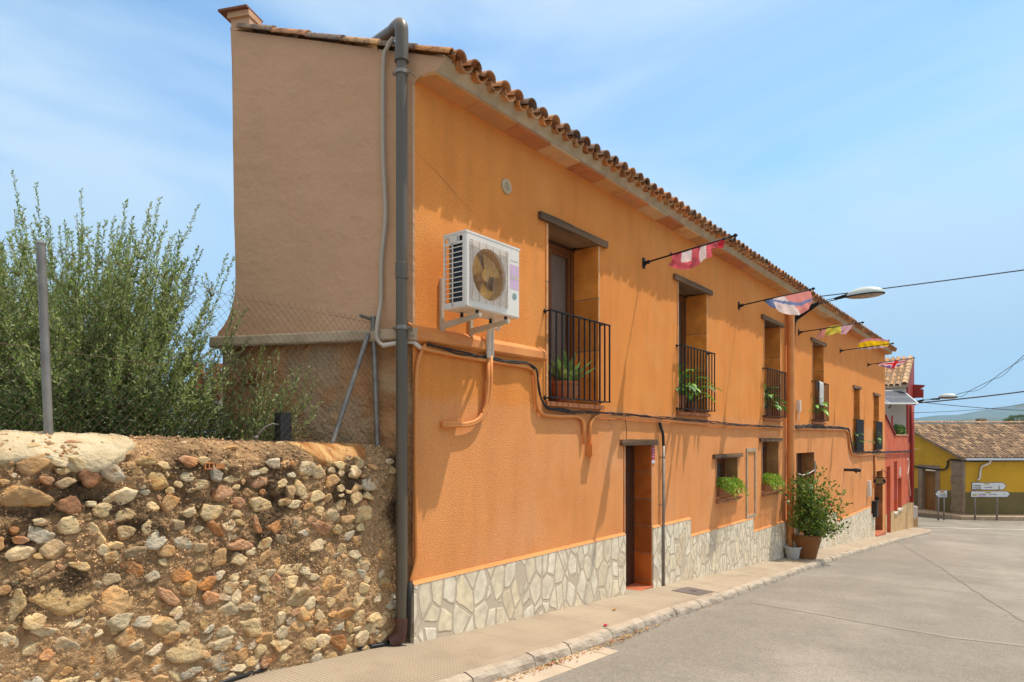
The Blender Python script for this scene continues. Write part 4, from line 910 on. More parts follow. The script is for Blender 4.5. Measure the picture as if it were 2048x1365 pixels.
def uj(u,v):
    if abs(v-.35) < .12 or abs(u-.55) < .07: return (.62,.02,.03)
    if abs((v-.35)-(u-.5)*.9) < .13 or abs((v-.35)+(u-.5)*.9) < .13: return (.72,.62,.66)
    if abs(v-.35) < .2 or abs(u-.55) < .13: return (.72,.62,.66)
    return (.20,.10,.28)
flag(25.30, 2.55, (1830,716), [(1755,728),(1780,723),(1800,721),(1819,719)], [(1756,731,0),(1772,735,.2),(1782,740,.2),(1796,733,.1),(1815,722,0)], uj, 'crossed red white and blue flag on the farthest pole', seed=5)

# ------------------------------------------------------------ street lamps
def street_lamp(y, z, sc, arm_pts, headx0, headx1, hz, label):
    root = thing('street_lamp', (0, y, z), label, 'street lamp', 'street lamps on house fronts')
    P = [Vector(p) for p in arm_pts]
    m = MB(); m.box((0,y-.05,z-.22),(.02,y+.05,z+.06)); a, b = P[0], P[1]
    m.hexa([(0,y-.03,z-.2),(b.x,y-.012,b.z-.045),(b.x,y+.012,b.z-.045),(0,y+.03,z-.2),(0,y-.03,z+.04),(b.x,y-.012,b.z+.03),(b.x,y+.012,b.z+.03),(0,y+.03,z+.04)]); build('bracket', m, M['iron'], root)
    m = MB(); m.tube([P[1]+Vector((0,0,.022)),P[2]+Vector((0,0,.018))], .009, 8); m.tube([P[1]-Vector((0,0,.03)),P[2]-Vector((0,0,.018))], .011, 8); m.tube([P[2]-Vector((.02,0,.006)),P[2],P[2]+(P[3]-P[2])*.5,P[3]], [.034,.034,.042,.05], 12); build('arm', m, M['iron'], root, smooth=radians(40))
    # shell: elongated dome
    n, k = 24, 8; L_ = (headx1-headx0)/2; cx_ = (headx1+headx0)/2; hs_ = .175*sc; m = MB(); slope = .12
    for i in range(k+1):
        a = pi/2*i/k
        for j in range(n):
            t = 2*pi*j/n; c = cos(t); wd = hs_*(1+.18*c); m.v.append((cx_+L_*c*cos(a)-.03*L_*(1-cos(a)), y+wd*sin(t)*cos(a), hz+.015+slope*0+.155*sc*sin(a)*(1-.0*c)))
    m.f = [(i*n+j,i*n+(j+1)%n,(i+1)*n+(j+1)%n,(i+1)*n+j) for i in range(k) for j in range(n)]; m.c = [None]*len(m.f); sh = build('shell', m, M['metalgrey'], root, smooth=True)
    m = MB()
    for s_, z_ in ((1.0,-.012),(1.015,.0),(1.015,.014),(.99,.02)):
        for j in range(n): t = 2*pi*j/n; c = cos(t); m.v.append((cx_+L_*c*s_, y+hs_*(1+.18*c)*sin(t)*s_, hz+z_))
    m.f = [(i*n+j,i*n+(j+1)%n,(i+1)*n+(j+1)%n,(i+1)*n+j) for i in range(3) for j in range(n)]; m.c = [None]*len(m.f); build('rim', m, M['iron'], root)
    m = MB()
    for i in range(5):
        a = pi/2*i/4*.9
        for j in range(n): t = 2*pi*j/n; c = cos(t); m.v.append((cx_+(L_*.94)*c*cos(a)+.0, y+hs_*.94*(1+.18*c)*sin(t)*cos(a), hz-.010-.05*sc*sin(a)))
    m.f = [(i*n+j,(i+1)*n+j,(i+1)*n+(j+1)%n,i*n+(j+1)%n) for i in range(4) for j in range(n)]+[tuple(4*n+j for j in range(n))]; m.c = [None]*len(m.f); build('bowl', m, M['lampglass'], root, smooth=True)
YL = 16.47
street_lamp(YL, 3.02, 1.1, [(0,YL,3.02),yp(1638,606,YL),yp(1671,598,YL),yp(1703,589,YL)], yp(1692,590,YL)[0], yp(1770,580,YL)[0], 3.235, 'near street lamp with a pale oval head on a black arm by the blue flag')
street_lamp(36.4, 1.72, 1.15, [(0,36.4,1.72),yp(1848,800,36.4),yp(1862,799,36.4),yp(1880,798,36.4)], yp(1877,798,36.4)[0], yp(1916,795,36.4)[0], 1.90, 'far street lamp with an oval head on the corner of the red house')
# overhead cables
def cable(name, a, b, sag, r, label, n=16, cat='cable'):
    a, b = Vector(a), Vector(b); m = MB(); P = [a.lerp(b, k/n)-Vector((0,0,sag*4*(k/n)*(1-k/n))) for k in range(n+1)]; m.tube(P, r, 6); return tag(build(name, m, M['cable'], smooth=True), label, cat)
cable('overhead_cable', fac(1634,594,.05), at(2250,512,13), .02, .013, 'thick black cable crossing the sky in front of the near street lamp')
cable('overhead_cable', fac(1826,807,.2), at(2250,752,30), .12, .03, 'dark cable rising to the right from the corner of the red house')
cable('overhead_cable', fac(1826,803,.2), at(2250,820,40), .25, .016, 'thin dark cable sagging right over the yellow house roof')
cable('overhead_cable', fac(1824,826,.2), at(2200,778,45), .35, .012, 'faint wire crossing in front of the hills')
A = Vector(yp(1908,792,36.4)); B = Vector(at(2120,640,24))
m = MB(); tw = [(0,0),(.12,0),(.42,0),(.74,0),(1.12,0)]; P1, P2 = [], []; kn_ = [0,.17,.42,.62,.9,1]
for k in range(61):
    t = k/60; p = A.lerp(B, t)-Vector((0,0,1.1*4*t*(1-t)*.45)); i = max(j for j in range(len(kn_)) if kn_[j] <= t) if t < 1 else 4; i = min(i, 4); u = (t-kn_[i])/(kn_[i+1]-kn_[i]); s_ = sin(pi*u)*.12
    P1.append(p+Vector((0,0,s_*.3))); P2.append(p-Vector((0,0,s_)))
m.tube(P1, .012, 5); m.tube(P2, .010, 5); tag(build('twisted_wires', m, M['cable']), 'pair of loosely tied wires climbing right from the far street lamp', 'wire')

# ------------------------------------------------------------ rubble wall on the left
XW = -.09
rw = thing('rubble_wall', (XW, 2.0, zg(2.0)), 'old rubble stone wall with crumbling mortar beside the pavement, left of the grey drainpipe', 'wall')
WY0, WY1 = -.6, 3.99
def wtop(y): return .035 - .035*max(0, y-1.05) + .02*noise.noise(Vector((y*1.7, 2, 1)))
# path across the section: up the face, over the shoulder, to the back
def wsec(y, s):                               # s in metres along the section from z=-2
    zt = wtop(y); zs = zt-.17
    if s < zs+2.0: return (XW, -2.0+s, 1, 0)
    q = s-(zs+2.0)
    if q < .27: a = q/.27; return (XW-.24*a**1.3, zs+.17*(1-(1-a)**1.6), .75*(1-a)+.15, .6)
    return (XW-.24-(q-.27), zt, 0, 1)
hs = .011; ny = int((WY1-WY0)/.0125); ns = int((2.05+.27+.25)/hs)
Vw = np.zeros(((ny+1)*(ns+1), 3)); idx = 0
fr = noise.fractal; nn = noise.noise
for i in range(ny+1):
    y = WY0+(WY1-WY0)*i/ny
    for j in range(ns+1):
        s = min(j*hs, wtop(y)+2.0-.17+.5); x, z, a, b = wsec(y, s)
        p = Vector((y*7, s*7, 1.3)); h = .020*nn(p) + .018*abs(nn(p*2.7)) + .014*nn(p*6.1)+.009*nn(p*14)
        up_ = max(0, min(1, (z+.95)/.5)); h = h*(.55+.65*up_) - .012*up_
        h -= .035*max(0, nn(Vector((y*9, s*13, 8)))-.25)*up_*2
        Vw[idx] = (x+h*(a+.2), y, z+h*b); idx += 1
ii, jj = np.meshgrid(np.arange(ny), np.arange(ns), indexing='ij'); q0 = (ii*(ns+1)+jj).ravel()
Fw = np.stack([q0, q0+ns+1, q0+ns+2, q0+1], 1)
mc = np.zeros((len(Vw), 3))
for i_ in range(0, len(Vw)):
    x_, y_, z_ = Vw[i_]; q_ = nn(Vector((y_*3.1, z_*3.7, 4)))+.5*nn(Vector((y_*9, z_*9, 2))); up_ = max(0, min(1, (z_+1.15)/.35))*max(.35, min(1, (.02-z_)/.25))
    f_ = max(0, min(1, (q_*1.6+.35)*up_)); mc[i_] = np.array((.56,.345,.17))*(1-f_)+np.array((.15,.092,.046))*f_
mo = npmesh('mortar', Vw, Fw, M['mortar'], rw, col=mc)
mo.data.polygons.foreach_set('use_smooth', [True]*len(mo.data.polygons))
# embedded stones: facetted rocks, biggest first, none overlapping
def icos(sub):
    bm = bmesh.new(); bmesh.ops.create_icosphere(bm, subdivisions=sub, radius=1); bm.verts.ensure_lookup_table()
    v = np.array([q.co[:] for q in bm.verts]); f = np.array([[w.index for w in q.verts] for q in bm.faces]); bm.free(); return v, f
IC = {3: icos(3), 4: icos(4)}
def rock(c, rw_, rh, rd, ang, sub=4, flat=.55):
    D, Fi = IC[sub]; k = R.randint(7, 11); n_ = R.normal(size=(k, 3)); n_ /= np.linalg.norm(n_, axis=1)[:, None]
    n_ = np.vstack([n_, [[1, R.uniform(-.25,.25), R.uniform(-.25,.25)]]]); h = R.uniform(.62, 1.0, k+1); h[-1] = flat
    pr = np.maximum(D @ n_.T, 0)/h; r = (pr**34).sum(1)**(-1/34.); r = np.minimum(r, 1.25)
    off = R.uniform(0, 50, 3); r *= 1+.10*np.array([nn(Vector(d*2.2+off)) for d in D])+.045*np.array([nn(Vector(d*6+off)) for d in D])+R.uniform(-.012,.012,len(D))
    P = D*r[:, None]; P[:, 1] *= rw_; P[:, 2] *= rh; P[:, 0] *= rd
    ca, sa = cos(ang), sin(ang); y, z = P[:, 1]*ca-P[:, 2]*sa, P[:, 1]*sa+P[:, 2]*ca
    return np.stack([c[0]+P[:, 0], c[1]+y, c[2]+z], 1), Fi
placed = []
def fits(y, z, r):
    return all((y-a)**2+((z-b)*1.4)**2 > ((r+c)*.93)**2 for a, b, c in placed)
CL = [((.60,.48,.30),34),((.66,.56,.40),22),((.52,.48,.40),12),((.56,.37,.20),18),((.46,.23,.10),6),((.50,.30,.19),10),((.42,.33,.22),12),((.48,.35,.19),10),((.36,.19,.11),4)]
cw = np.array([w for _, w in CL], float); cw /= cw.sum()
known = [(128,1195,62,.03,7),(578,1138,34,.0,0),(740,968,28,.0,2),(520,1010,32,.1,0),(50,1000,46,.1,3),(232,1200,52,.5,3),(205,1165,0,0,0),(270,1138,30,.3,4),(460,1175,20,0,1),(446,1225,34,.3,1),(260,1335,42,.05,3),(440,1325,40,.2,2),(30,1215,38,-1.2,0),(190,1065,28,.9,0),(300,1055,26,.2,0),(370,1300,45,.3,0),(500,1250,42,.4,0),(710,1110,18,.2,1),(430,1060,22,1,8),(640,1055,28,.2,5),(480,1090,26,.1,5),(335,1190,26,.9,5),(250,1275,26,.2,3),(130,1290,34,.35,1),(90,1265,30,.3,1),(40,1335,26,.6,0),(620,1250,22,.6,1),(560,1290,28,.1,0),(690,1230,30,-.05,3),(600,975,20,1.3,0),(580,985,20,1.2,6)]
RV, RF, RC = [], [], []; nv0 = 0
def addrock(y, z, r, asp, ang, ci=None, rd=None, x=None):
    global nv0
    placed.append((y, z, r)); rw_, rh = r, r*asp; rd = rd or min(.085, r*.8)
    c = CL[ci][0] if ci is not None else CL[R.choice(len(CL), p=cw)][0]
    if ci is None and z < -1.15 and R.rand() < .6: c = CL[R.choice([0,1,2,3])][0]
    c = np.array(c)*R.uniform(.72, 1.05)*np.array([1.0,.95,.86])
    P, Fi = rock((XW-.50*rd+R.uniform(.003,.024 if z > -1 else .030)*min(1, r/.04) if x is None else x, y, z), rw_, rh, rd, ang, 4 if r > .035 else 3, .50)
    RV.append(P); RF.append(Fi+nv0); nv0 += len(P); t = np.array([nn(Vector(p*9)) for p in P])[:, None]
    RC.append(np.clip(c[None, :]*(1+.18*t)+np.array([.06,.0,-.03])[None, :]*np.clip(t*2, 0, 1), .02, .9))
for px, py, sz, ang, ci in known:
    if not sz: continue
    _, y, z = fac(px, py, XW); addrock(y, z, sz/300*.92*(1 if px > 300 else .85), R.uniform(.52,.75), -ang, ci)
for r0, r1, n_ in ((.072,.10,90),(.05,.072,2500),(.034,.05,3000),(.022,.034,1500),(.012,.022,500)):
    for _ in range(n_):
        y = R.uniform(WY0, WY1-.06); z = R.uniform(-1.9, wtop(y)-.15); r = R.uniform(r0, r1)
        dens = 1 if z < -1.0 else .36
        if R.rand() > dens or not fits(y, z, r*(.76 if z < -1.0 else 1.02)): continue
        if y > 3.62 and z > -1.5 and R.rand() < .85: continue
        addrock(y, z, r, R.uniform(.5, .9), R.uniform(-.5, .5) if R.rand() < .8 else R.uniform(0, 3))
for _ in range(46):                            # stones and chips lying in the coping
    y = R.uniform(WY0, WY1); q = R.uniform(.03, .24); x, z, a, b = wsec(y, wtop(y)+2-.17+q); r = R.uniform(.012, .05); addrock(y, z-.004, r, R.uniform(.25,.5), R.uniform(-.2,.2), ci=int(R.choice([0,1,3,5])), rd=r*.7, x=x)
st_ = npmesh('stonework', np.vstack(RV), np.vstack(RF), M['stone'], rw, col=np.vstack(RC))
# crumbs of gravel standing out of the mortar
CV_, CF_ = icos(1); cv, cf, cc_ = [], [], []; n0 = 0
for _ in range(15000):
    i = R.randint(0, ny); j = R.randint(int(.1/hs), ns-8); b_ = Vw[i*(ns+1)+j]
    if b_[2] < -1.1 and R.rand() < .75: continue
    r_0 = R.uniform(.0035, .0095)*(1.2 if b_[2] > -.25 else 1); D_ = CV_*R.uniform(.6, 1.15, (len(CV_), 1))*r_0*R.uniform(.7, 1.3, (1, 3))
    cv.append(D_+b_+np.array([r_0*.25, R.uniform(-.006,.006), R.uniform(-.005,.005)])); cf.append(CF_+n0); n0 += len(CV_)
    cc_.append(np.repeat(np.clip(mc[i*(ns+1)+j]*R.uniform(.6, 1.4), 0, .8)[None, :], len(CV_), 0))
npmesh('gravel_crumbs', np.vstack(cv), np.vstack(cf), M['crumb'], rw, col=np.vstack(cc_))['kind'] = 'stuff'
# lumps of gravel standing out of the mortar
def patch(name, poly, mt, lift=.012, seed=0):  # plaster skin lying over the coping; poly in the photo's measured outline on the wall
    m = MB(); n_ = 46; y0 = min(p[0] for p in poly); y1 = max(p[0] for p in poly); K_ = 20
    for i in range(n_+1):
        y = y0+(y1-y0)*i/n_
        for (a, la), (b, lb) in zip(poly, poly[1:]):
            if a <= y <= b+1e-6: lo = la+(lb-la)*(y-a)/max(b-a, 1e-6)
        lo += .022*nn(Vector((y*11, seed, 0)))+.018*nn(Vector((y*33, seed, 0)))
        for j in range(K_+1):
            s = wtop(y)+2-.17+lo+(.52-lo)*j/K_; x, z, a, b = wsec(y, s); h = lift+.010*nn(Vector((y*9, j*.5, seed)))+.007*nn(Vector((y*31, j*1.7, seed)))+(-.03 if j == 0 else 0)
            if i in (0, n_): h -= .03
            m.v.append((x+h*(a+.2), y, z+h*(b+.15)))
    m.f = [(i*(K_+1)+j, (i+1)*(K_+1)+j, (i+1)*(K_+1)+j+1, i*(K_+1)+j+1) for i in range(n_) for j in range(K_)]; m.c = [None]*len(m.f)
    return build(name, m, M[mt], rw, smooth=True)
patch('plaster_coping', [(.0,.10),(.8,.0),(1.15,-.02),(1.25,.0),(1.35,-.03),(1.50,-.10),(1.60,-.05),(1.72,.05),(1.82,.16)], 'plaster', .010, 3)
patch('rusty_coping', [(2.98,.20),(3.06,.10),(3.15,.0),(3.30,-.03),(3.42,.06),(3.52,.03),(3.62,.05),(3.70,.17)], 'rustplaster', .010, 8)
hb2 = MB(); q = Vector(fac(408, 933, XW+.01))
for k in range(3): hb2.box((q.x-.06,q.y+k*.028,q.z-.018),(q.x+.018,q.y+k*.028+.006,q.z+.022))
hb2.box((q.x-.06,q.y,q.z-.022),(q.x+.016,q.y+.064,q.z-.016)); hb2.box((q.x-.06,q.y,q.z+.018),(q.x+.016,q.y+.064,q.z+.024)); hb2.box((q.x-.06,q.y+.08,q.z-.02),(q.x+.012,q.y+.14,q.z+.015))
build('brick_fragment', hb2, M['brick'], rw)

# ------------------------------------------------------------ wire fence on the wall
XF = -.30
fence = thing('wire_fence', (XF, 2.4, 0), 'rusty chain link fence with tubular steel posts on top of the rubble wall', 'fence')
def fpt(px, py): return Vector(fac(px, py, XF))
m = MB(); a, b = fpt(82,488), fpt(98,868); m.tube([b-Vector((0,0,.05)), a], .0245, 14); m.tube([a-Vector((0,0,.005)), a+Vector((0,0,.006)), a+Vector((0,0,.012))], [.027,.027,.018], 14); build('post', m, M['galv'], fence, smooth=radians(40))
m = MB(); a, b = fpt(746,635), fpt(755,884); m.tube([b-Vector((0,0,.05)), a], .0245, 14); m.tube([a, a+Vector((0,0,.012))], [.028,.022], 14); m.tube([a-Vector((0,.02,.02)), a-Vector((0,.15,.005))], .016, 8); build('post', m, M['galv'], fence, smooth=radians(40))
m = MB(); a, b = Vector(fac(737,668,XF-.02)), Vector(fac(662,884,XF-.02)); m.tube([b-Vector((0,0,.04)), a], [.021,.021], 12); build('brace', m, M['galv'], fence, smooth=radians(40))
topk = [(-.4,1.28),(.3,1.22),(fpt(10,480).y,fpt(10,480).z),(fpt(85,490).y,fpt(85,490).z),(fpt(200,510).y,fpt(200,510).z),(fpt(400,565).y,fpt(400,565).z),(fpt(485,592).y,fpt(485,592).z),(fpt(600,612).y,fpt(600,612).z),(fpt(745,640).y,fpt(745,640).z)]
def ftop(y):
    for (a, p), (b, q_) in zip(topk, topk[1:]):
        if y <= b: return p+(q_-p)*(y-a)/(b-a)
    return topk[-1][1]
m = MB(); FYE = fpt(748,760).y; dy = .031; y = -.35; k = 0
while y < FYE-.02:                              # every strand zigzags up the fence, hooked into its neighbour
    zt_, zb_ = ftop(y), -.04; n_ = int((zt_-zb_)/.033); P = []
    for i in range(n_+1):
        z = zt_-(zt_-zb_)*i/n_; sgn = 1 if (i+k) % 2 else -1
        P.append(Vector((XF+.003*sgn+.006*nn(Vector((y*3, z*3, 1))), min(y+sgn*dy*.5+.004*nn(Vector((y*2, z*4, 6))), FYE), z+.01*nn(Vector((y*4, z*2, 3))))))
    if k % 2 == 0: P = [P[0]+Vector((0,.006,.022))]+P
    m.tube(P, .0013, 3, cap=False); y += dy; k += 1
M['mesh_wire'] = mat('rusty_wire', (.11,.065,.04), (.15,.10,.065), 6, rough=.7, metal=.2)
build('wire_mesh', m, M['mesh_wire'], fence)
for zz_ in ('t', .0, .5):
    m = MB(); P = []
    for i in range(60): y = -.35+(FYE+.35)*i/59; P.append(Vector((XF+.004, y, (ftop(y)-.03 if zz_ == 't' else (.035-.02*y if zz_ == 0 else .62-.06*y)+.006*nn(Vector((y*2, 1, 1)))))))
    if zz_ == .5: P = P[:34]
    m.tube(P, .0016, 4); build('tension_wire', m, M['mesh_wire'], fence)

# ------------------------------------------------------------ ground behind the wall, shrubs, tap
gd_ = MB(); n_ = 30
for i in range(n_+1):
    for j in range(n_+1): x = -.55-60*(i/n_)**2; y = -30+75*j/n_; gd_.v.append((x, y, -.62-.012*abs(x)+.06*nn(Vector((x*.7, y*.7, 0)))))
gd_.f = [(i*(n_+1)+j, i*(n_+1)+j+1, (i+1)*(n_+1)+j+1, (i+1)*(n_+1)+j) for i in range(n_) for j in range(n_)]; gd_.c = [None]*len(gd_.f)
gd_.poly([(-.55,-30,-.62),(-.55,3.9,-.62),(-.55,3.9,-3),(-.55,-30,-3)]); struct('garden_ground', gd_, M['dirt'])
def leaves(P, D, ln, wd, fold=0.25):            # arrays of diamond leaves, folded a little along the midrib
    n_ = len(P); D = D/np.linalg.norm(D, axis=1)[:, None]; A = R.normal(size=(n_,3)); S = np.cross(D, A); S /= np.linalg.norm(S, axis=1)[:, None]; U = np.cross(S, D)
    ln = np.asarray(ln).reshape(-1,1)*np.ones((n_,1)); wd = np.asarray(wd).reshape(-1,1)*np.ones((n_,1))
    V = np.stack([P, P+D*ln*.5+S*wd*.5+U*wd*fold, P+D*ln, P+D*ln*.5-S*wd*.5+U*wd*fold], 1).reshape(-1,3); return V
def quadf(n_): return np.arange(n_*4).reshape(-1,4)
def wands(name, label, base, tips, leaf_len, leaf_w, cols, side=(10,.35), step=.022, bend=.55, mt='oliveleaf', tw=.006, up=1.0, grp=None, cat='shrub'):
    root = thing(name, base, label, cat, grp); B = Vector(base); tb = MB(); LP, LD = [], []
    def run(P, r, st, start=0.15):
        tb.tube(P, [max(.0012, r*(1-.8*i/(len(P)-1))) for i in range(len(P))], 4, cap=False)
        for a, b in zip(P[int(len(P)*start):], P[int(len(P)*start)+1:]):
            d = b-a; k = max(1, int(d.length/st))
            for i in range(k):
                p = a+d*(i/k); v = Vector((rnd.gauss(0,1), rnd.gauss(0,1), rnd.gauss(0,1))); v -= v.project(d); v.normalize(); dd = (v*rnd.uniform(.5,1.1)+d.normalized()*rnd.uniform(.5,1.1)); LP.append(tuple(p)); LD.append(tuple(dd))
    for T in tips:
        T = Vector(T); s = B+Vector((rnd.gauss(0,.12), rnd.gauss(0,.12), 0)); mid = s.lerp(T, .5); mid.z = s.z+(T.z-s.z)*(.5-.18*bend); mid += Vector((T.x-s.x, T.y-s.y, 0))*.18*bend
        n_ = 16; P = []
        for i in range(n_+1):
            t = i/n_; p = s*(1-t)**2+mid*2*t*(1-t)+T*t*t; P.append(p+Vector((nn(p*3)*.04, nn(p*3+Vector((9,0,0)))*.04, nn(p*3+Vector((0,9,0)))*.03)))
        run(P, tw, step, .35); L_ = (T-s).length
        for q in range(side[0]):
            t = rnd.uniform(.22, .93); i = int(t*n_); d = (P[min(i+1,n_)]-P[i]).normalized(); v = Vector((rnd.gauss(0,1), rnd.gauss(0,1), rnd.gauss(.2,.8)*up)); v -= v.project(d)*.6; v.normalize()
            ln = side[1]*rnd.uniform(.35,1.15)*(1.15-t*.75); d2 = (d*.75+v*.75).normalized(); Q = [P[i]]
            for k in range(6): d2 = (d2+Vector((0,0,.10*up))+Vector((rnd.gauss(0,.08), rnd.gauss(0,.08), rnd.gauss(0,.08)))).normalized(); Q.append(Q[-1]+d2*ln/6)
            run(Q, .003, step, 0)
    build('branches', tb, M['bark'], root); LP, LD = np.array(LP), np.array(LD); n_ = len(LP)
    V = leaves(LP, LD, R.uniform(.6,1.2,n_)*leaf_len, R.uniform(.8,1.2,n_)*leaf_w); c = np.array(cols)[R.randint(0,len(cols),n_)]*R.uniform(.75,1.2,(n_,1))
    npmesh('leaves', V, quadf(n_), M[mt], root, col=np.repeat(c, 4, 0)); return root
OL = [(.34,.42,.11),(.26,.35,.08),(.40,.46,.17),(.20,.28,.06),(.46,.49,.25)]
prof = [(-140,470),(-60,400),(25,345),(45,415),(72,365),(95,470),(160,382),(200,470),(255,400),(300,405),(320,395),(345,470),(390,408),(400,500),(450,510),(470,515)]
tips = []
for px, py in prof: tips.append(at(px, py, rnd.uniform(5.2,6.2)))
for _ in range(60):
    px = rnd.uniform(-150, 400); tips.append(at(px, rnd.uniform(415, 500)+max(0, px-300)*.8, rnd.uniform(5.0,6.6)))
for _ in range(150):
    px = rnd.uniform(-160, 430); py = rnd.uniform(440, 600)+max(0, px-300)*.75; tips.append(at(px, py, rnd.uniform(4.9,6.9)))
for _ in range(120):
    px = rnd.uniform(-200, 500); py = rnd.uniform(580, 800)+max(0, px-350)*.2; tips.append(at(px, py, rnd.uniform(4.7,6.3)))
b_ = at(175, 1020, 5.9)
wands('wild_olive', 'large grey green shrub with upright leafy shoots behind the wire fence', (b_[0], b_[1], -.7), tips, .036, .0135, OL, side=(18,.42), step=.0085, tw=.0045)
tips = []
for _ in range(40):
    px = rnd.uniform(400, 640); Zm = 5.25+ (0.55 if px < 520 else .3); py = rnd.uniform(690, 860)+max(0, px-560)*.4; tips.append(at(px, py, rnd.uniform(Zm-.25, Zm)))
for px, py in ((620,735),(600,742),(640,800),(560,700),(530,690),(470,560),(475,600)): tips.append(at(px, py, 5.45))
b_ = at(430, 1010, 5.5)
wands('wild_olive', 'low spreading grey green shrub growing against the crumbling gable base', (b_[0], b_[1], -.7), tips, .034, .0125, OL, side=(12,.32), step=.012, tw=.0045)
# dense dark hedge low behind the fence: a shrub of closely packed leaves
def clump(name, label, c, rad, n_, ln, wd, cols, mt, cat='shrub', core=None, parent=None, up=.3, shell=.55, grp=None):
    root = parent or thing(name, (c[0], c[1], c[2]-rad[2]), label, cat, grp)
    U = R.normal(size=(n_,3)); U /= np.linalg.norm(U, axis=1)[:, None]; r = R.uniform(shell, 1, (n_,1))**.6
    off = R.uniform(0, 40); lump = np.array([1+.28*nn(Vector(u*2.2)+Vector((off,0,0)))+.15*nn(Vector(u*5)+Vector((0,off,0))) for u in U])[:, None]
    P = U*r*lump*np.array(rad)+np.array(c); D = U+R.normal(size=(n_,3))*.7+np.array([0,0,up])
    V = leaves(P, D, R.uniform(.7,1.2,n_)*ln, R.uniform(.8,1.2,n_)*wd); cc = np.array(cols)[R.randint(0,len(cols),n_)]*R.uniform(.7,1.25,(n_,1))
    return root, V, cc
for px, py, Z, rad, lab in ((120,850,5.3,(.62,.55,.34),'dark low hedge bush behind the fence nearest the left post'),(330,850,5.3,(.5,.5,.32),'dark low hedge bush behind the middle of the fence')):
    c = at(px, py, Z); root, V, cc = clump('hedge_bush', lab, c, rad, 9000, .03, .014, [(.10,.14,.045),(.13,.17,.055),(.07,.10,.03)], 'leaf', 'bush')
    npmesh('leaves', V, quadf(len(V)//4), M['leaf'], root, col=np.repeat(cc, 4, 0))
    m = MB()
    for k in range(14):
        a = rnd.uniform(0, 6.28); e_ = Vector((c[0]+rad[0]*.7*cos(a), c[1]+rad[1]*.7*sin(a), c[2]+rnd.uniform(-.1,.25))); s_ = Vector((c[0], c[1], -.75)); m.tube([s_, s_.lerp(e_,.5)+Vector((0,0,.08)), e_], [.012,.008,.003], 5)
    build('stems', m, M['bark'], root)
m = MB(); q = Vector(at(566, 855, 5.35)); m.box((q.x-.045,q.y-.05,-.75),(q.x+.045,q.y+.05,(877-826)/F*5.35))
tp = thing('tap_post', (q.x,q.y,-.75), 'black square post with a silver tap hose behind the fence', 'post'); build('post', m, M['black'], tp)
m = MB(); P = [at(560,850,5.3),at(545,848,5.28),at(530,855,5.26),at(518,868,5.25),at(512,872,5.24)]; m.tube(P, .008, 8); m.tube([P[-1], Vector(P[-1])-Vector((0,0,.03))], .022, 8); build('tap_hose', m, M['galv'], tp, smooth=True)
# roof and chimneys of a house far behind the shrubs
nb = thing('distant_house', at(410, 905, 22), 'distant house with an orange roof and red chimney pots behind the shrubs', 'house')
m = MB(); a, b, c, d = at(372,778,22), at(520,700,22), at(520,860,22), at(372,860,22); a2, b2, c2, d2_ = at(372,778,26), at(520,700,26), at(520,860,26), at(372,860,26)
m.add([a,b,c,d,a2,b2,c2,d2_], [(0,1,2,3),(4,7,6,5),(0,4,5,1),(3,2,6,7),(0,3,7,4),(1,5,6,2)]); build('wall', m, M['whitewall'], nb)
m = MB()
for k in range(9):
    u0, u1 = k/9, (k+1)/9; A_, B_ = Vector(at(370,776,21.7)), Vector(at(522,696,21.7)); C_, D_ = Vector(at(370,776,26)), Vector(at(522,696,26)); 
    m.hexa([A_.lerp(B_,u0),A_.lerp(B_,u1),C_.lerp(D_,u1),C_.lerp(D_,u0)]+[p+Vector((0,0,.16)) for p in (A_.lerp(B_,u0),A_.lerp(B_,u1),C_.lerp(D_,u1),C_.lerp(D_,u0))], jit((.42,.2,.09), .8,1.2))
build('roof', m, M['tile'], nb)
for px, py in ((399,728),(433,728)):
    m = MB(); a = Vector(at(px, py+45, 21.9)); b = Vector(at(px, py, 21.9)); m.tube([a-Vector((0,0,.4)), b-Vector((0,0,.12)), b-Vector((0,0,.12)), b-Vector((0,0,.05)), b-Vector((0,0,.05)), b], [.13,.13,.17,.17,.14,.14], 12); build('chimney_pot', m, M['red'], nb)

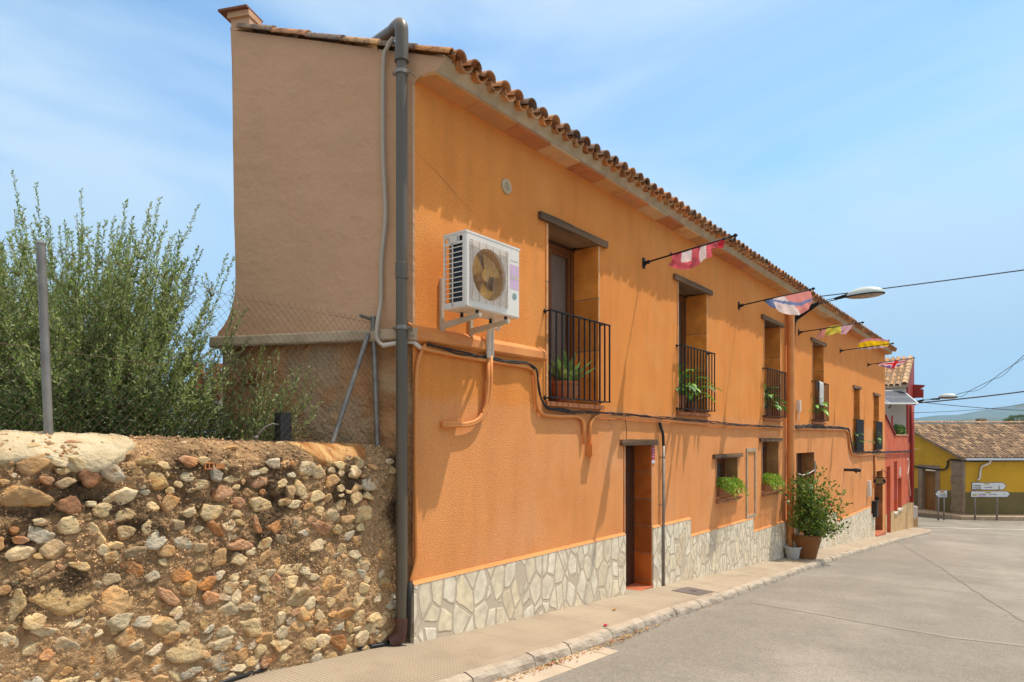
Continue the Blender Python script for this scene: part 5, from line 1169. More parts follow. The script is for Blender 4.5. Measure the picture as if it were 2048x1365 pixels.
# ------------------------------------------------------------ plants
def blade(m, o, d, ln, w, droop, c, n=7, fold=.35):
    o = Vector(o); d = Vector(d).normalized(); s = d.cross(Vector((0,0,1))); s = s.normalized() if s.length > .01 else Vector((1,0,0)); P = [o]; D = d.copy(); rows = []
    for i in range(n+1):
        t = i/n; ww = w*(sin(pi*min(1, t*.85+.12)))**.8*(1-t**4)+.0008; u = s.cross(D).normalized(); rows.append([P[-1]-s*ww+u*ww*fold, P[-1], P[-1]+s*ww+u*ww*fold]); D = (D-Vector((0,0,droop/n))).normalized(); P.append(P[-1]+D*ln/n)
    vs_ = [p for r in rows for p in r]; m.add(vs_, [(i*3+k, i*3+k+1, (i+1)*3+k+1, (i+1)*3+k) for i in range(n) for k in (0,1)], c)
def potted(kind, x, y, z, pr, ph, label, nleaf, lln, lw, cols, spread, seed, potmat='terra', pot=None, ribs=0, grp='potted plants on the balconies', lift=0):
    rs_ = random.Random(seed); root = thing('potted_plant', (x,y,z), label, 'potted plant', grp)
    m = MB(); m.rev([(pr*.62,0),(pr*.80,ph*.25),(pr*.95,ph*.55),(pr*.92,ph*.8),(pr*1.02,ph*.86),(pr*1.04,ph),(pr*.92,ph),(pr*.86,ph*.85)], (x,y,z), 28, ribs=ribs, ra=.03); build('pot', m, M[potmat], root, smooth=radians(40))
    m = MB(); m.rev([(pr*.86,ph*.86),(pr*.4,ph*.88),(.01,ph*.89)], (x,y,z), 16); build('soil', m, M['soil'], root)
    m = MB()
    for k in range(nleaf):
        a = k*2.4+rs_.uniform(-.3,.3); t = k/nleaf; el_ = radians(88-spread*t+rs_.uniform(-8,8)); r = pr*.35*t
        c = jit(rs_.choice(cols), .8,1.2)
        if kind == 'agave': blade(m, (x+r*cos(a),y+r*sin(a),z+ph*.86), (cos(a)*cos(el_),sin(a)*cos(el_),sin(el_)), lln*rs_.uniform(.8,1.1), lw, -.15, c, fold=.5)
        else:
            st = Vector((x+r*cos(a), y+r*sin(a), z+ph*.86)); d = Vector((cos(a)*cos(el_),sin(a)*cos(el_),sin(el_))); L_ = lln*rs_.uniform(.35,1.0); e_ = st+d*L_; m.tube([st, st.lerp(e_,.5)+Vector((0,0,.02)), e_], [.004,.003,.002], 4, c)
            blade(m, e_, (d+Vector((cos(a)*.5,sin(a)*.5,-.1))).normalized(), lln*rs_.uniform(.45,.7), lw*rs_.uniform(.8,1.2), 1.3, c, fold=.2)
    build('plant', m, M['leaf'], root); return root
q = fac(1152, 803, -.14)
potted('agave', -.15, 6.76, .436, .18, .27, 'agave in a ribbed terracotta pot on the first balcony', 30, .40, .055, [(.16,.27,.075),(.22,.33,.10),(.30,.36,.10),(.12,.20,.07)], 62, 3, ribs=0)
potted('leafy', -.13, 10.02, .436, .15, .26, 'broad leaved plant in a terracotta pot on the second balcony', 56, .46, .05, [(.10,.26,.04),(.15,.34,.05),(.22,.40,.06),(.07,.17,.035)], 72, 5)
potted('leafy', -.12, 10.55, .436, .11, .18, 'arching bright green plant at the right end of the second balcony', 26, .44, .04, [(.14,.34,.05),(.22,.42,.06)], 70, 15)
potted('leafy', -.11, 14.40, .436, .15, .22, 'bushy plant in a clay pot on the third balcony', 46, .46, .052, [(.10,.26,.04),(.18,.38,.06),(.07,.17,.035)], 76, 6)
potted('agave', -.08, 14.16, .436, .09, .16, 'spiky blue green plant at the left end of the third balcony', 12, .40, .022, [(.10,.22,.12),(.16,.28,.16)], 50, 7)
potted('leafy', -.12, 18.22, .436, .15, .22, 'bright green plant behind the railing with the white towel', 40, .44, .045, [(.14,.36,.04),(.2,.45,.05)], 74, 8)
potted('leafy', -.11, 23.25, -.39, .13, .22, 'green plant behind the dark railing of the fifth balcony', 30, .44, .05, [(.10,.26,.05),(.18,.38,.06)], 74, 9)
potted('leafy', -.11, 26.6, -.39, .13, .22, 'green plant behind the railing of the sixth balcony', 26, .44, .05, [(.10,.26,.05),(.18,.38,.06)], 74, 10)
def trough(y0, y1, z, label, seed):
    rs_ = np.random.RandomState(seed); root = thing('window_box', (-.02, (y0+y1)/2, z), label, 'window box', 'flower boxes in the low windows')
    m = MB(); m.hexa([(-.14,y0+.02,z),(.03,y0+.02,z),(.03,y1-.02,z),(-.14,y1-.02,z),(-.16,y0,z+.15),(.055,y0,z+.15),(.055,y1,z+.15),(-.16,y1,z+.15)]); m.box((-.17,y0-.01,z+.15),(.065,y1+.01,z+.175)); build('trough', m, M['terra'], root)
    n_ = 2600; P = np.stack([rs_.normal(.02,.10,n_), rs_.uniform(y0-.06,y1+.06,n_), np.zeros(n_)], 1); hgt = .17+.07*np.array([nn(Vector((p[1]*7, p[0]*7, seed))) for p in P]); P[:,2] = z+.13+hgt*rs_.uniform(.1,1,n_)*(1-((P[:,0]-.0)/.33)**2)
    P[:,2] -= np.maximum(0, P[:,0]-.09)*.9
    D = rs_.normal(size=(n_,3))+np.array([.4,0,.7]); V = leaves(P, D, rs_.uniform(.025,.045,n_), rs_.uniform(.022,.036,n_)); c = np.array([(.30,.46,.03),(.38,.52,.05),(.20,.36,.03),(.46,.52,.06)])[rs_.randint(0,4,n_)]*rs_.uniform(.8,1.15,(n_,1))
    npmesh('foliage', V, quadf(n_), M['leaf'], root, col=np.repeat(c,4,0))
    for k in range(7):
        m = MB(); y = y0+rs_.uniform(.05,.9)*(y1-y0); m.rev([(.004,0),(.018,.01),(.014,.024),(.002,.03)], (.06+rs_.uniform(-.05,.05), y, z+.17+rs_.uniform(0,.13)), 8); build('flower', m, M['deepred'], root)
trough(11.45, 12.30, -1.045, 'terracotta flower box of bright green leaves in the small square window', 3)
trough(13.98, 14.82, -1.095, 'terracotta flower box of bright green leaves in the taller low window', 4)
# towel over the railing
m = MB(); y0, y1 = 18.18, 18.62; nI, nJ = 10, 24
for i in range(nI+1):
    for j in range(nJ+1):
        y = y0+(y1-y0)*i/nI; s = j/nJ; L1, L2 = .24, .62; d = s*(L1+L2)-L1; x, z = (.07, 1.485+d) if d < 0 else (.115+.006*sin(i*1.7)*min(1,d*4), 1.488-d)
        if d < 0: x = .072
        m.v.append((x+.006*nn(Vector((y*9, d*7, 1))), y+.01*nn(Vector((d*5, 2, i*.1))), z-.02*(i/nI)*(d > 0)))
m.f = [(i*(nJ+1)+j,(i+1)*(nJ+1)+j,(i+1)*(nJ+1)+j+1,i*(nJ+1)+j+1) for i in range(nI) for j in range(nJ)]; m.c = [None]*len(m.f)
tw = build('towel', m, M['towel'], smooth=True); sm_ = tw.modifiers.new('thickness', 'SOLIDIFY'); sm_.thickness = .012
tag(tw, 'white speckled towel hanging over the fourth balcony railing', 'towel')
# big clay pot with its bush, small grey tub with a pale trunk
bx, by = gr(1613, 1117, 0); bz = zg(by); bx -= .02
bp = thing('potted_bush', (bx, by, bz), 'big brown clay pot with a tall flowering green bush on the pavement', 'potted bush')
m = MB(); m.rev([(.215,0),(.225,.03),(.27,.22),(.325,.42),(.335,.50),(.335,.545),(.30,.55),(.27,.50)], (bx,by,bz), 36); build('pot', m, M['bigpot'], bp, smooth=radians(40))
m = MB(); m.rev([(.28,.50),(.1,.51),(.01,.515)], (bx,by,bz), 16); build('soil', m, M['soil'], bp)
tips = []; Zb = 14.4; GB = [(.15,.26,.035),(.20,.32,.04),(.10,.18,.025),(.28,.36,.05),(.26,.25,.05)]
for px, py in [(1640,945),(1600,962),(1588,975),(1582,1000),(1585,1035),(1600,1050),(1680,985),(1683,1008),(1688,1025),(1690,1060),(1686,1050),(1665,1010),(1655,975),(1650,966),(1625,958),(1612,952),(1640,1065),(1660,1060),(1672,1064),(1590,1045),(1636,1075),(1650,1072)]: tips.append(at(px, py, Zb+rnd.uniform(-.25,.25)))
for _ in range(46): px = rnd.uniform(1597,1655); py = rnd.uniform(958,1062); tips.append(at(px+(py-1000)*.12, py, Zb+rnd.uniform(-.35,.35)))
tb = MB(); LP, LD = [], []; B = Vector((bx,by,bz+.5))
for T in tips:
    T = Vector(T); mid = B.lerp(T,.5)+Vector((0,0,.12)); P = [B*(1-t)**2+mid*2*t*(1-t)+T*t*t for t in [i/9 for i in range(10)]]; tb.tube(P, [.012-.001*i for i in range(10)], 5)
    for i in range(3, 10):
        for _ in range(9 if i > 4 else 4):
            o = Vector((rnd.gauss(0,.055), rnd.gauss(0,.055), rnd.gauss(0,.05))); LP.append(tuple(P[i]+o)); LD.append(tuple(o+Vector((rnd.gauss(0,.05),rnd.gauss(0,.05),.05))))
build('branches', tb, M['bark'], bp); LP, LD = np.array(LP), np.array(LD); n_ = len(LP)
V = leaves(LP, LD, R.uniform(.06,.11,n_), R.uniform(.035,.06,n_)); c = np.array(GB)[R.randint(0,len(GB),n_)]*R.uniform(.7,1.2,(n_,1)); npmesh('leaves', V, quadf(n_), M['leaf'], bp, col=np.repeat(c,4,0))
for px, py in ((1661,1011),(1676,1043)): m = MB(); p = at(px, py, Zb-.3); m.rev([(.004,0),(.03,.012),(.024,.03),(.002,.034)], p, 7); build('flower', m, M['plaque'], bp)
ux, uy = gr(1585, 1117, 0); uz = zg(uy)
tb_ = thing('plant_tub', (ux, uy, uz), 'small pale grey plastic tub under the orange drainpipe', 'plant tub')
m = MB(); m.rev([(.13,0),(.135,.01),(.175,.24),(.20,.245),(.20,.27),(.17,.27),(.16,.2)], (ux,uy,uz), 28); build('tub', m, M['bucket'], tb_, smooth=radians(40))
m = MB(); m.rev([(.165,.22),(.05,.225),(.01,.23)], (ux,uy,uz), 14); build('soil', m, M['soil'], tb_)
m = MB(); P = [(ux+.02,uy+.1,uz+.2),(ux+.03,uy+.13,uz+.42),(ux+.06,uy+.16,uz+.58),(ux+.03,uy+.2,uz+.78),(ux+.0,uy+.2,uz+.95)]; m.tube(P, [.045,.042,.048,.04,.03], 10); build('trunk', m, M['palebark'], tb_, smooth=True)
# white cord between the doorway and the bush stake
m = MB(); P = [fac(1597,948,.15), fac(1605,951,.12), fac(1618,947,.06), fac(1628,941,.02)]; m.tube(arc(P,.1), .012, 6); tag(build('cord', m, M['white'], smooth=True), 'white cord strung across the doorway behind the bush', 'cord')

# ------------------------------------------------------------ hanging oval sign
q = Vector(fac(1746, 955, 0)); ys_ = q.y; e = Vector(yp(1776, 954, ys_)); hs2 = thing('hanging_sign', (0, ys_, q.z), 'black oval sign with gold lettering hanging beside the far doorway', 'sign')
m = MB(); m.tube([(0,ys_,q.z+.0),(e.x,ys_,q.z+.0)], .012, 6); m.tube([(.02,ys_,q.z+.75),(.02,ys_,q.z-.2)], .010, 6); m.tube(arc([(.02,ys_,q.z+.75),(.42,ys_,q.z+.70)],.1), .010, 6); m.tube([(.25,ys_,q.z+.33),(.42,ys_,q.z+.18),(.5,ys_,q.z+.01)], .008, 6); build('bracket', m, M['iron'], hs2)
sc_ = Vector(((yp(1747,963,ys_)[0]+yp(1772,963,ys_)[0])/2, ys_, yp(1760,963,ys_)[2])); rx = (yp(1772,963,ys_)[0]-yp(1747,963,ys_)[0])/2; n_ = 32; m = MB()
vs_ = [(sc_.x+rx*cos(2*pi*k/n_), ys_+s_, sc_.z+.135*sin(2*pi*k/n_)) for s_ in (-.012,.012) for k in range(n_)]; m.add(vs_, [(k,(k+1)%n_,n_+(k+1)%n_,n_+k) for k in range(n_)]+[tuple(range(n_-1,-1,-1)),tuple(range(n_,2*n_))])
m.tube([(sc_.x-.1,ys_,sc_.z+.12),(sc_.x-.1,ys_,q.z)], .004, 4); m.tube([(sc_.x+.1,ys_,sc_.z+.12),(sc_.x+.1,ys_,q.z)], .004, 4); ov = build('oval_board', m, M['signblack'], hs2)
def text(s, size, loc, xd, yd, mt, parent, name='lettering', ext=.002, align='CENTER', sx=1):
    cu = bpy.data.curves.new('txt', 'FONT'); cu.body = s; cu.size = size; cu.align_x = align; cu.align_y = 'CENTER'; cu.extrude = ext; cu.resolution_u = 2; cu.offset = size*.02
    ob = bpy.data.objects.new('txt', cu); scene.collection.objects.link(ob); dg = bpy.context.evaluated_depsgraph_get(); me = bpy.data.meshes.new_from_object(ob.evaluated_get(dg)); bpy.data.objects.remove(ob)
    xd, yd = Vector(xd).normalized(), Vector(yd).normalized(); zd = xd.cross(yd); o = Vector(loc)-Vector(WL[parent.name])
    for v in me.vertices: v.co = o+xd*v.co.x*sx+yd*v.co.y+zd*v.co.z
    me.materials.clear(); me.materials.append(M[mt]); me.name = name; ob = bpy.data.objects.new(name, me); scene.collection.objects.link(ob); ob.parent = parent; WL[ob.name] = WL[parent.name]; return ob
for s_, dz, sz in (('HOTEL',.065,.075),('RURAL',0,.07),('COMEDOR',-.062,.06)): text(s_, sz, (sc_.x, ys_-.015, sc_.z+dz), (1,0,0), (0,0,1), 'gold', ov)

# ------------------------------------------------------------ small things on the pavement
la, lb, lc, ld_ = [gr(*p, 0) for p in [(1343,1181),(1383,1174),(1425,1187),(1386,1193)]]
m = MB(); cxl, cyl = .53, 9.05
m.hexa([(.32,8.82,zg(8.82)-.03),(.76,8.76,zg(8.76)-.03),(.78,9.28,zg(9.28)-.03),(.34,9.34,zg(9.34)-.03),(.32,8.82,zg(8.82)+.006),(.76,8.76,zg(8.76)+.006),(.78,9.28,zg(9.28)+.006),(.34,9.34,zg(9.34)+.006)])
lid = tag(build('access_lid', m, M['lid']), 'rectangular iron access cover set in the pavement past the front door', 'manhole cover')
m = MB(); m.box((.50,9.03,zg(9.05)+.004),(.60,9.07,zg(9.05)+.0085)); build('lifting_slot', m, M['black'], lid)
m = MB(); cl_ = [(.55,.30,.06),(.45,.10,.06),(.38,.22,.09),(.60,.38,.10),(.30,.17,.08)]
def litter(x, y, z, s=.03):
    a = rnd.uniform(0, 6.28); d = Vector((cos(a), sin(a), rnd.uniform(-.1,.4))); sdv = Vector((-sin(a), cos(a), rnd.uniform(-.3,.3))); o = Vector((x, y, z)); m.add([o, o+d*s*.5+sdv*s*.35+Vector((0,0,.006)), o+d*s, o+d*s*.5-sdv*s*.35+Vector((0,0,.006))], [(0,1,2,3)], rnd.choice(cl_))
for _ in range(420):
    y = rnd.choice([rnd.uniform(3.2,9.5), rnd.gauss(6.0,.35), rnd.gauss(4.6,.3)]); litter(kx(y)+.015+abs(rnd.gauss(0,.05)), y, zg(y)-KH+.014, rnd.uniform(.012,.035))
tag(build('leaf_litter', m, M['dryleaf'], keep=True), 'dry leaves and crumbs gathered along the foot of the kerb', 'leaf litter', kind='stuff')
for (px, py, off), lab, c in (((1207,1253,0),'red fallen leaf on the pavement near the kerb',(.5,.03,.05)),((1225,1221,0),'orange fallen leaf in the middle of the pavement',(.5,.26,.05))):
    m = MB(); x, y = gr(px, py, 0); z = zg(y)+.006
    for k in range(3): a = k*1.0-.5; d = Vector((cos(a),sin(a),.12)); s_ = Vector((-sin(a),cos(a),0)); o = Vector((x,y,z)); m.add([o,o+d*.03+s_*.014+Vector((0,0,.012)),o+d*.055,o+d*.03-s_*.014+Vector((0,0,.012))],[(0,1,2,3)], c)
    tag(build('fallen_leaf', m, M['dryleaf']), lab, 'leaf')
x, y = gr(1098, 1322, -.09); m = MB()
for k in range(70): a = rnd.uniform(0,6.28); r = abs(rnd.gauss(0,.032)); blade(m, (x+r*cos(a)*.5, y+r*sin(a), zg(y)-KH+.006+rnd.uniform(0,.02)), (cos(a),sin(a),rnd.uniform(.3,1.2)), rnd.uniform(.02,.05), .007, .8, rnd.choice([(.12,.22,.04),(.20,.30,.07),(.25,.26,.10)]), n=3)
tag(build('weed', m, M['leaf']), 'small green weed growing from the kerb joint in the foreground', 'weed')
x, y = gr(1050, 1340, -.09)

# ------------------------------------------------------------ the red house
RY0, RY1 = Y1+.004, 36.6
red = thing('terraced_house', (0, RY0, zg(RY0)), 'narrow red house with ochre base and sloping tiled roof beyond the orange house', 'house')
RO = [(29.15,30.05,-3.9,-1.12),(30.95,31.75,-3.10,-.97),(31.95,33.0,-3.05,-1.72)]
zb = -2.98
ys = sorted({RY0, 35.0, RY1}|{o[0] for o in RO}|{o[1] for o in RO}); zs = sorted({-5.0, zb, -.2, .12}|{o[2] for o in RO}|{o[3] for o in RO})
def rwall(sel):
    m = MB()
    for a, b in zip(ys, ys[1:]):
        for c, d in zip(zs, zs[1:]):
            if any(o[0] <= a and b <= o[1] and o[2] <= c and d <= o[3] for o in RO): continue
            if (d <= zb) == sel: m.poly([(0 if not sel else .012,a,c),(0 if not sel else .012,b,c),(0 if not sel else .012,b,d),(0 if not sel else .012,a,d)])
    return m
m = rwall(False); m.add([(0,RY0,.12),(0,31.1,.12),(0,RY0,.86),(-.18,RY0,.12),(-.18,31.1,.12),(-.18,RY0,.86)], [(0,1,2),(3,5,4),(0,2,5,3),(1,4,5,2)])
m.box((-.18,31.1,.0),(-.002,35.0,.118)); m.poly([(0,RY1,-5),(-5,RY1,-5),(-5,RY1,2.6),(0,RY1,2.6)])
build('wall', m, M['red'], red); build('stone_base', rwall(True), M['ochre'], red)
for a, b, z0, z1 in RO:
    f = MB(); f.box((-.30,a,max(z0,zg(b))),(-.26,b,z1)); d_ = build('door' if z0 < -3.5 or b-a < .85 else 'window', f, M['deepred'], red)
    for yy, s_ in ((a,-1),(b,1)):
        f = MB(); f.box((-.27,yy-.02*(s_<0)-.002,z0),(.002,yy+.02*(s_>0)+.002,z1)); build('reveal', f, M['red'], d_)
    f = MB(); f.box((-.27,a,z0-.08),(.06,b,z0)); build('sill', f, M['whitewall'], d_)
m = MB(); m.box((0,31.2,-1.45),(.02,31.45,-1.2)) if False else m.box((0,32.35,-1.62),(.02,32.6,-1.25)); build('house_plate', m, M['white'], red)
m = MB(); m.add([(.01,RY0+.0,.86),(.05,RY0,.86),(.05,31.15,.13),(.01,31.15,.13),(-.2,RY0,.86),(-.2,31.15,.13),(-.2,RY0,.92),(.05,RY0,.92),(.05,31.15,.19),(-.2,31.15,.19)], [(7,8,9,6),(1,2,8,7),(2,5,9,8)]); build('sloping_coping', m, M['deepred'], red)
m = MB(); m.box((-.22,31.15,.12),(.03,34.97,.17)); build('parapet_coping', m, M['ochre'], red)
# upper storey set back: white wall facing down the street, tiled lean-to above
YW = 34.9; zr0 = yp(1800,771,YW)[2]; RD = 2.1; zr1 = yp(1800,716,YW+RD)[2]
m = MB(); m.box((-6,YW,-5),(-.06,RY1-.01,zr0-.02)); build('side_wall', m, M['whitewall'], red)
m = MB(); m.box((-.06,YW-.02,.12),(.0,RY1,zr0+.1)); m.poly([(0.004,YW-.02,-.2),(0.004,YW+RD,-.2),(0.004,YW+RD,zr1),(0.004,YW-.02,zr0)]); m.box((-.06,YW,zr0-.3),(.004,YW+.04,zr0+.02)); build('street_wall', m, M['deepred'], red)
tl = MB(); dn2 = Vector((0, RD, zr1-zr0)).normalized(); Lr = sqrt(RD**2+(zr1-zr0)**2); upn = (0, -dn2.z, dn2.y)
for c_ in range(22):
    x = -.42-.235*c_
    for k in range(int(Lr/.36)):
        o = Vector((x, YW-.12, zr0))+dn2*(.36*k); half(tl, o, dn2, .10, .08, upn, .42, jit(rnd.choice([(.44,.27,.14),(.38,.24,.14),(.50,.31,.16),(.30,.20,.13)]), .75,1.25), n=6)
        half(tl, o+Vector((.117,.03,.01)), dn2, .09, .08, upn, .42, (.24,.15,.10), conv=False, n=5)
for k in range(int(Lr/.30)):                     # verge column, lapped like steps
    o = Vector((-.13, YW-.10, zr0+.04))+dn2*(.30*k); half(tl, o, dn2, .14, .115, upn, .36, jit((.52,.36,.22), .85,1.2), n=8)
build('roof_tiles', tl, M['tile'], red)
m = MB(); a_ = [(-6,YW-.1,zr0-.02),(-.01,YW-.1,zr0-.02),(-.01,YW+RD,zr1-.02),(-6,YW+RD,zr1-.02)]; m.hexa([(x,y,z-.1) for x,y,z in a_]+a_); build('roof', m, M['ledge'], red)
m = MB(); q = Vector(fac(1824, 880, .09)); m.tube([(.10,35.45,1.55),(.10,35.45,-3.0)], .085, 12); rd_ = build('red_pipe', m, M['deepred'], red, smooth=True)
m = MB(); m.box((-.02,36.62,1.95),(.42,36.75,2.35)); m.hexa([(-.02,36.6,2.35),(.2,36.6,2.35),(.2,37.2,2.35),(-.02,37.2,2.35),(-.02,36.6,2.6),(.45,36.6,2.55),(.45,37.2,2.55),(-.02,37.2,2.6)]); build('eaves_bracket', m, M['deepred'], red)
m = MB(); P = [yp(1826,900,36.3),yp(1826,960,36.3),yp(1827,1030,36.3),yp(1830,1040,36.3)]; m.tube(arc(P,.3), .02, 6); P = [(.05,y_,z_) for y_,z_ in [(34.4,-1.0),(34.7,-.9),(34.9,-1.2),(34.6,-1.5),(34.3,-1.7),(34.8,-1.9),(35.3,-2.6),(35.6,-2.9)]]; m.tube(arc(P,.2), .018, 6)
tag(build('loose_wires', m, M['ltpipe'], smooth=True), 'pale loose wires looping down the red house front beside the drainpipe', 'wire')
# solar panel over the terrace
spn = thing('solar_panel', yp(1800,830,32.6), 'tilted solar panel on a grey arm over the red house terrace', 'solar panel')
A_, B_, C_, D_ = [Vector(p) for p in (at(1772,808,28.6), at(1836,808,28.9), at(1806,783,30.3), at(1738,783,30.0))]
nrm = (B_-A_).cross(D_-A_).normalized()
m = MB(); m.hexa([A_-nrm*.02,B_-nrm*.02,C_-nrm*.02,D_-nrm*.02,A_+nrm*.02,B_+nrm*.02,C_+nrm*.02,D_+nrm*.02]); build('panel', m, M['solar'], spn)
m = MB()
for p, q_ in ((A_,B_),(B_,C_),(C_,D_),(D_,A_)): m.bar(p+nrm*.005, q_+nrm*.005, .045, .055, up=nrm)
for t in (.5,): m.bar(A_.lerp(D_,t)+nrm*.022, B_.lerp(C_,t)+nrm*.022, .012, .006, up=nrm)
m.bar(A_.lerp(B_,.12)+nrm*.022, D_.lerp(C_,.12)+nrm*.022, .02, .006, up=nrm); build('frame', m, M['alu'], spn)
m = MB(); e1 = A_.lerp(C_,.45)-nrm*.03; m.bar(e1, Vector(yp(1778,816,34.8)), .07, .07); m.tube([e1+Vector((.1,0,0)), e1-Vector((.1,0,0))], .08, 10); m.box((e1.x-1.2,34.72,.9),(e1.x-.9,34.9,1.3)); build('mast', m, M['galv'], spn)
m = MB(); m.tube([(-.35,32.9,.17),(-.35,32.9,1.0)], .035, 8); tag(build('terrace_post', m, M['deepred']), 'thin dark red post standing on the red house terrace', 'post')
c = (-.25, 33.6, .34); root, V, cc = clump('terrace_plant', 'rounded green plant on the red house terrace parapet', c, (.25,.65,.20), 700, .13, .10, [(.16,.27,.07),(.22,.33,.09),(.10,.2,.05)], 'leaf', 'plant')
npmesh('leaves', V, quadf(len(V)//4), M['leaf'], root, col=np.repeat(cc,4,0)); m = MB(); m.tube([(-.25,33.6,.15),(-.25,33.6,.4)], .03, 6); build('stem', m, M['bark'], root)
# meter pillar on the corner
gx, gy = gr(1829, 1052, 0); gz = zg(gy); cb = thing('meter_pillar', (gx,gy,gz), 'waist high cream meter cabinet on an ochre plinth at the street corner', 'cabinet')
def cbox(px0, px1, Z0, Z1, z0, z1):            # box with faces square to the far street
    a = at(px0, 900, Z0); b = at(px1, 900, Z0); m = MB(); d = Vector((-ST, CT, 0))*(Z1-Z0); A_, B_ = Vector((a[0],a[1],0)), Vector((b[0],b[1],0)); P = [A_, B_, B_+d, A_+d]
    return m.hexa([(p.x,p.y,z0) for p in P]+[(p.x,p.y,z1) for p in P])
Zc = 31.9; build('plinth', cbox(1820.5, 1836, Zc, Zc+.35, zg(37)-.1, (877-1036)/F*Zc), M['ochre'], cb); build('cabinet_box', cbox(1821.5, 1835.5, Zc+.01, Zc+.33, (877-1036)/F*Zc, (877-1016)/F*Zc), M['whitewall'], cb); build('cap', cbox(1821, 1836, Zc-.02, Zc+.36, (877-1016)/F*Zc, (877-1013)/F*Zc), M['white'], cb)

# ------------------------------------------------------------ the yellow house across the junction
ZY = 38.0; XC = (1926-PX)/F*ZY
def W(X, Z, z): return (CX+X*CT-Z*ST, X*ST+Z*CT, z)      # X metres right, Z metres ahead of the measuring point
zE, zB, zR = (877-918)/F*ZY, -4.75, .84
gdx, gdz = -.25, 1.0; gl = sqrt(gdx**2+gdz**2); gdx /= gl; gdz /= gl
yh = thing('corner_house', W(XC, ZY, -4.5), 'low yellow house with olive dado, stone corner and broad tiled roof across the junction', 'house')
def eav(u, z, o=0): return W(XC+u, ZY-o, z)              # along the eaves wall
def gbl(u, z, o=0): return W(XC+gdx*u-gdz*o, ZY+gdz*u+gdx*o, z)   # along the gable wall
GLn = 8.5; RU = 4.25
m = MB(); zd = (877-985)/F*ZY
def zru(u): return zE+(zR-zE)*(u/RU) if u < RU else zR-(zR-zE)*((u-RU)/RU)
m.poly([eav(0,zd),eav(16,zd),eav(16,zE),eav(0,zE)])
du0, du1, dz1 = 1.55, 3.05, -1.93
m.poly([gbl(0,zd),gbl(du0,zd),gbl(du0,zE),gbl(0,zE)]); m.poly([gbl(du0,dz1+.25),gbl(du1,dz1+.25),gbl(du1,zE),gbl(du0,zE)]); m.poly([gbl(du1,zd),gbl(GLn,zd),gbl(GLn,zE),gbl(du1,zE)]); m.poly([gbl(0,zE),gbl(GLn,zE),gbl(RU,zR)])
build('wall', m, M['yellow'], yh)
m = MB(); m.hexa([eav(0,zB,-.02),eav(16,zB,-.02),eav(16,zB,.015),eav(0,zB,.015),eav(0,zd,-.02),eav(16,zd,-.02),eav(16,zd,.015),eav(0,zd,.015)])
for a, b in ((0,du0),(du1,GLn)): m.hexa([gbl(a,zB,.015),gbl(b,zB,.015),gbl(b,zB,-.02),gbl(a,zB,-.02),gbl(a,zd,.015),gbl(b,zd,.015),gbl(b,zd,-.02),gbl(a,zd,-.02)])
build('dado', m, M['olive'], yh)
m = MB(); k = 0; z = zB
while z < zE-.12:                                # quoin blocks
    h = min(.42, zE-.02-z); L1, L2 = (.10,.78) if k % 2 else (.13,.72)
    P = [gbl(L2,0,.035), W(XC-.035+gdx*0,ZY-.03,0), eav(L1,0,.03), eav(L1,0,-.02), gbl(L2,0,-.02)]; n_ = len(m.v); P = [(p[0],p[1]) for p in P]
    m.add([(x,y,z+.008) for x,y in P]+[(x,y,z+h-.008) for x,y in P], [(4,3,2,1,0),(5,6,7,8,9)]+[(i,(i+1)%5,5+(i+1)%5,5+i) for i in range(5)]); z += h; k += 1
build('quoins', m, M['quoin'], yh)
# gable door with a stone surround
m = MB(); m.poly([gbl(du0+.26,zB,-.22),gbl(du1-.26,zB,-.22),gbl(du1-.26,dz1-.1,-.22),gbl(du0+.26,dz1-.1,-.22)])
for k in range(5): a = du0+.27+k*.2; m.hexa([gbl(a,zB,-.22),gbl(a+.18,zB,-.22),gbl(a+.18,zB,-.19),gbl(a,zB,-.19),gbl(a,dz1-.45,-.22),gbl(a+.18,dz1-.45,-.22),gbl(a+.18,dz1-.45,-.19),gbl(a,dz1-.45,-.19)])
dY = build('door', m, M['doorwood'], yh)
for a, b in ((du0-.02,du0+.27),(du1-.27,du1+.02)):
    m = MB(); m.hexa([gbl(a,zB,.03),gbl(b,zB,.03),gbl(b,zB,-.25),gbl(a,zB,-.25),gbl(a,dz1,.03),gbl(b,dz1,.03),gbl(b,dz1,-.25),gbl(a,dz1,-.25)]); build('stone_jamb', m, M['quoin'], dY)
m = MB(); m.hexa([gbl(du0-.02,dz1+.002,.034),gbl(du1+.02,dz1+.002,.034),gbl(du1+.02,dz1+.002,-.25),gbl(du0-.02,dz1+.002,-.25),gbl(du0-.02,dz1+.27,.034),gbl(du1+.02,dz1+.27,.034),gbl(du1+.02,dz1+.27,-.25),gbl(du0-.02,dz1+.27,-.25)]); build('stone_lintel', m, M['quoin'], dY)
m = MB(); m.hexa([gbl(3.5,-2.9,0),gbl(3.8,-2.9,0),gbl(3.8,-2.9,.1),gbl(3.5,-2.9,.1),gbl(3.5,-2.5,0),gbl(3.8,-2.5,0),gbl(3.8,-2.5,.1),gbl(3.5,-2.5,.1)]); build('meter_box', m, M['whitewall'], yh)
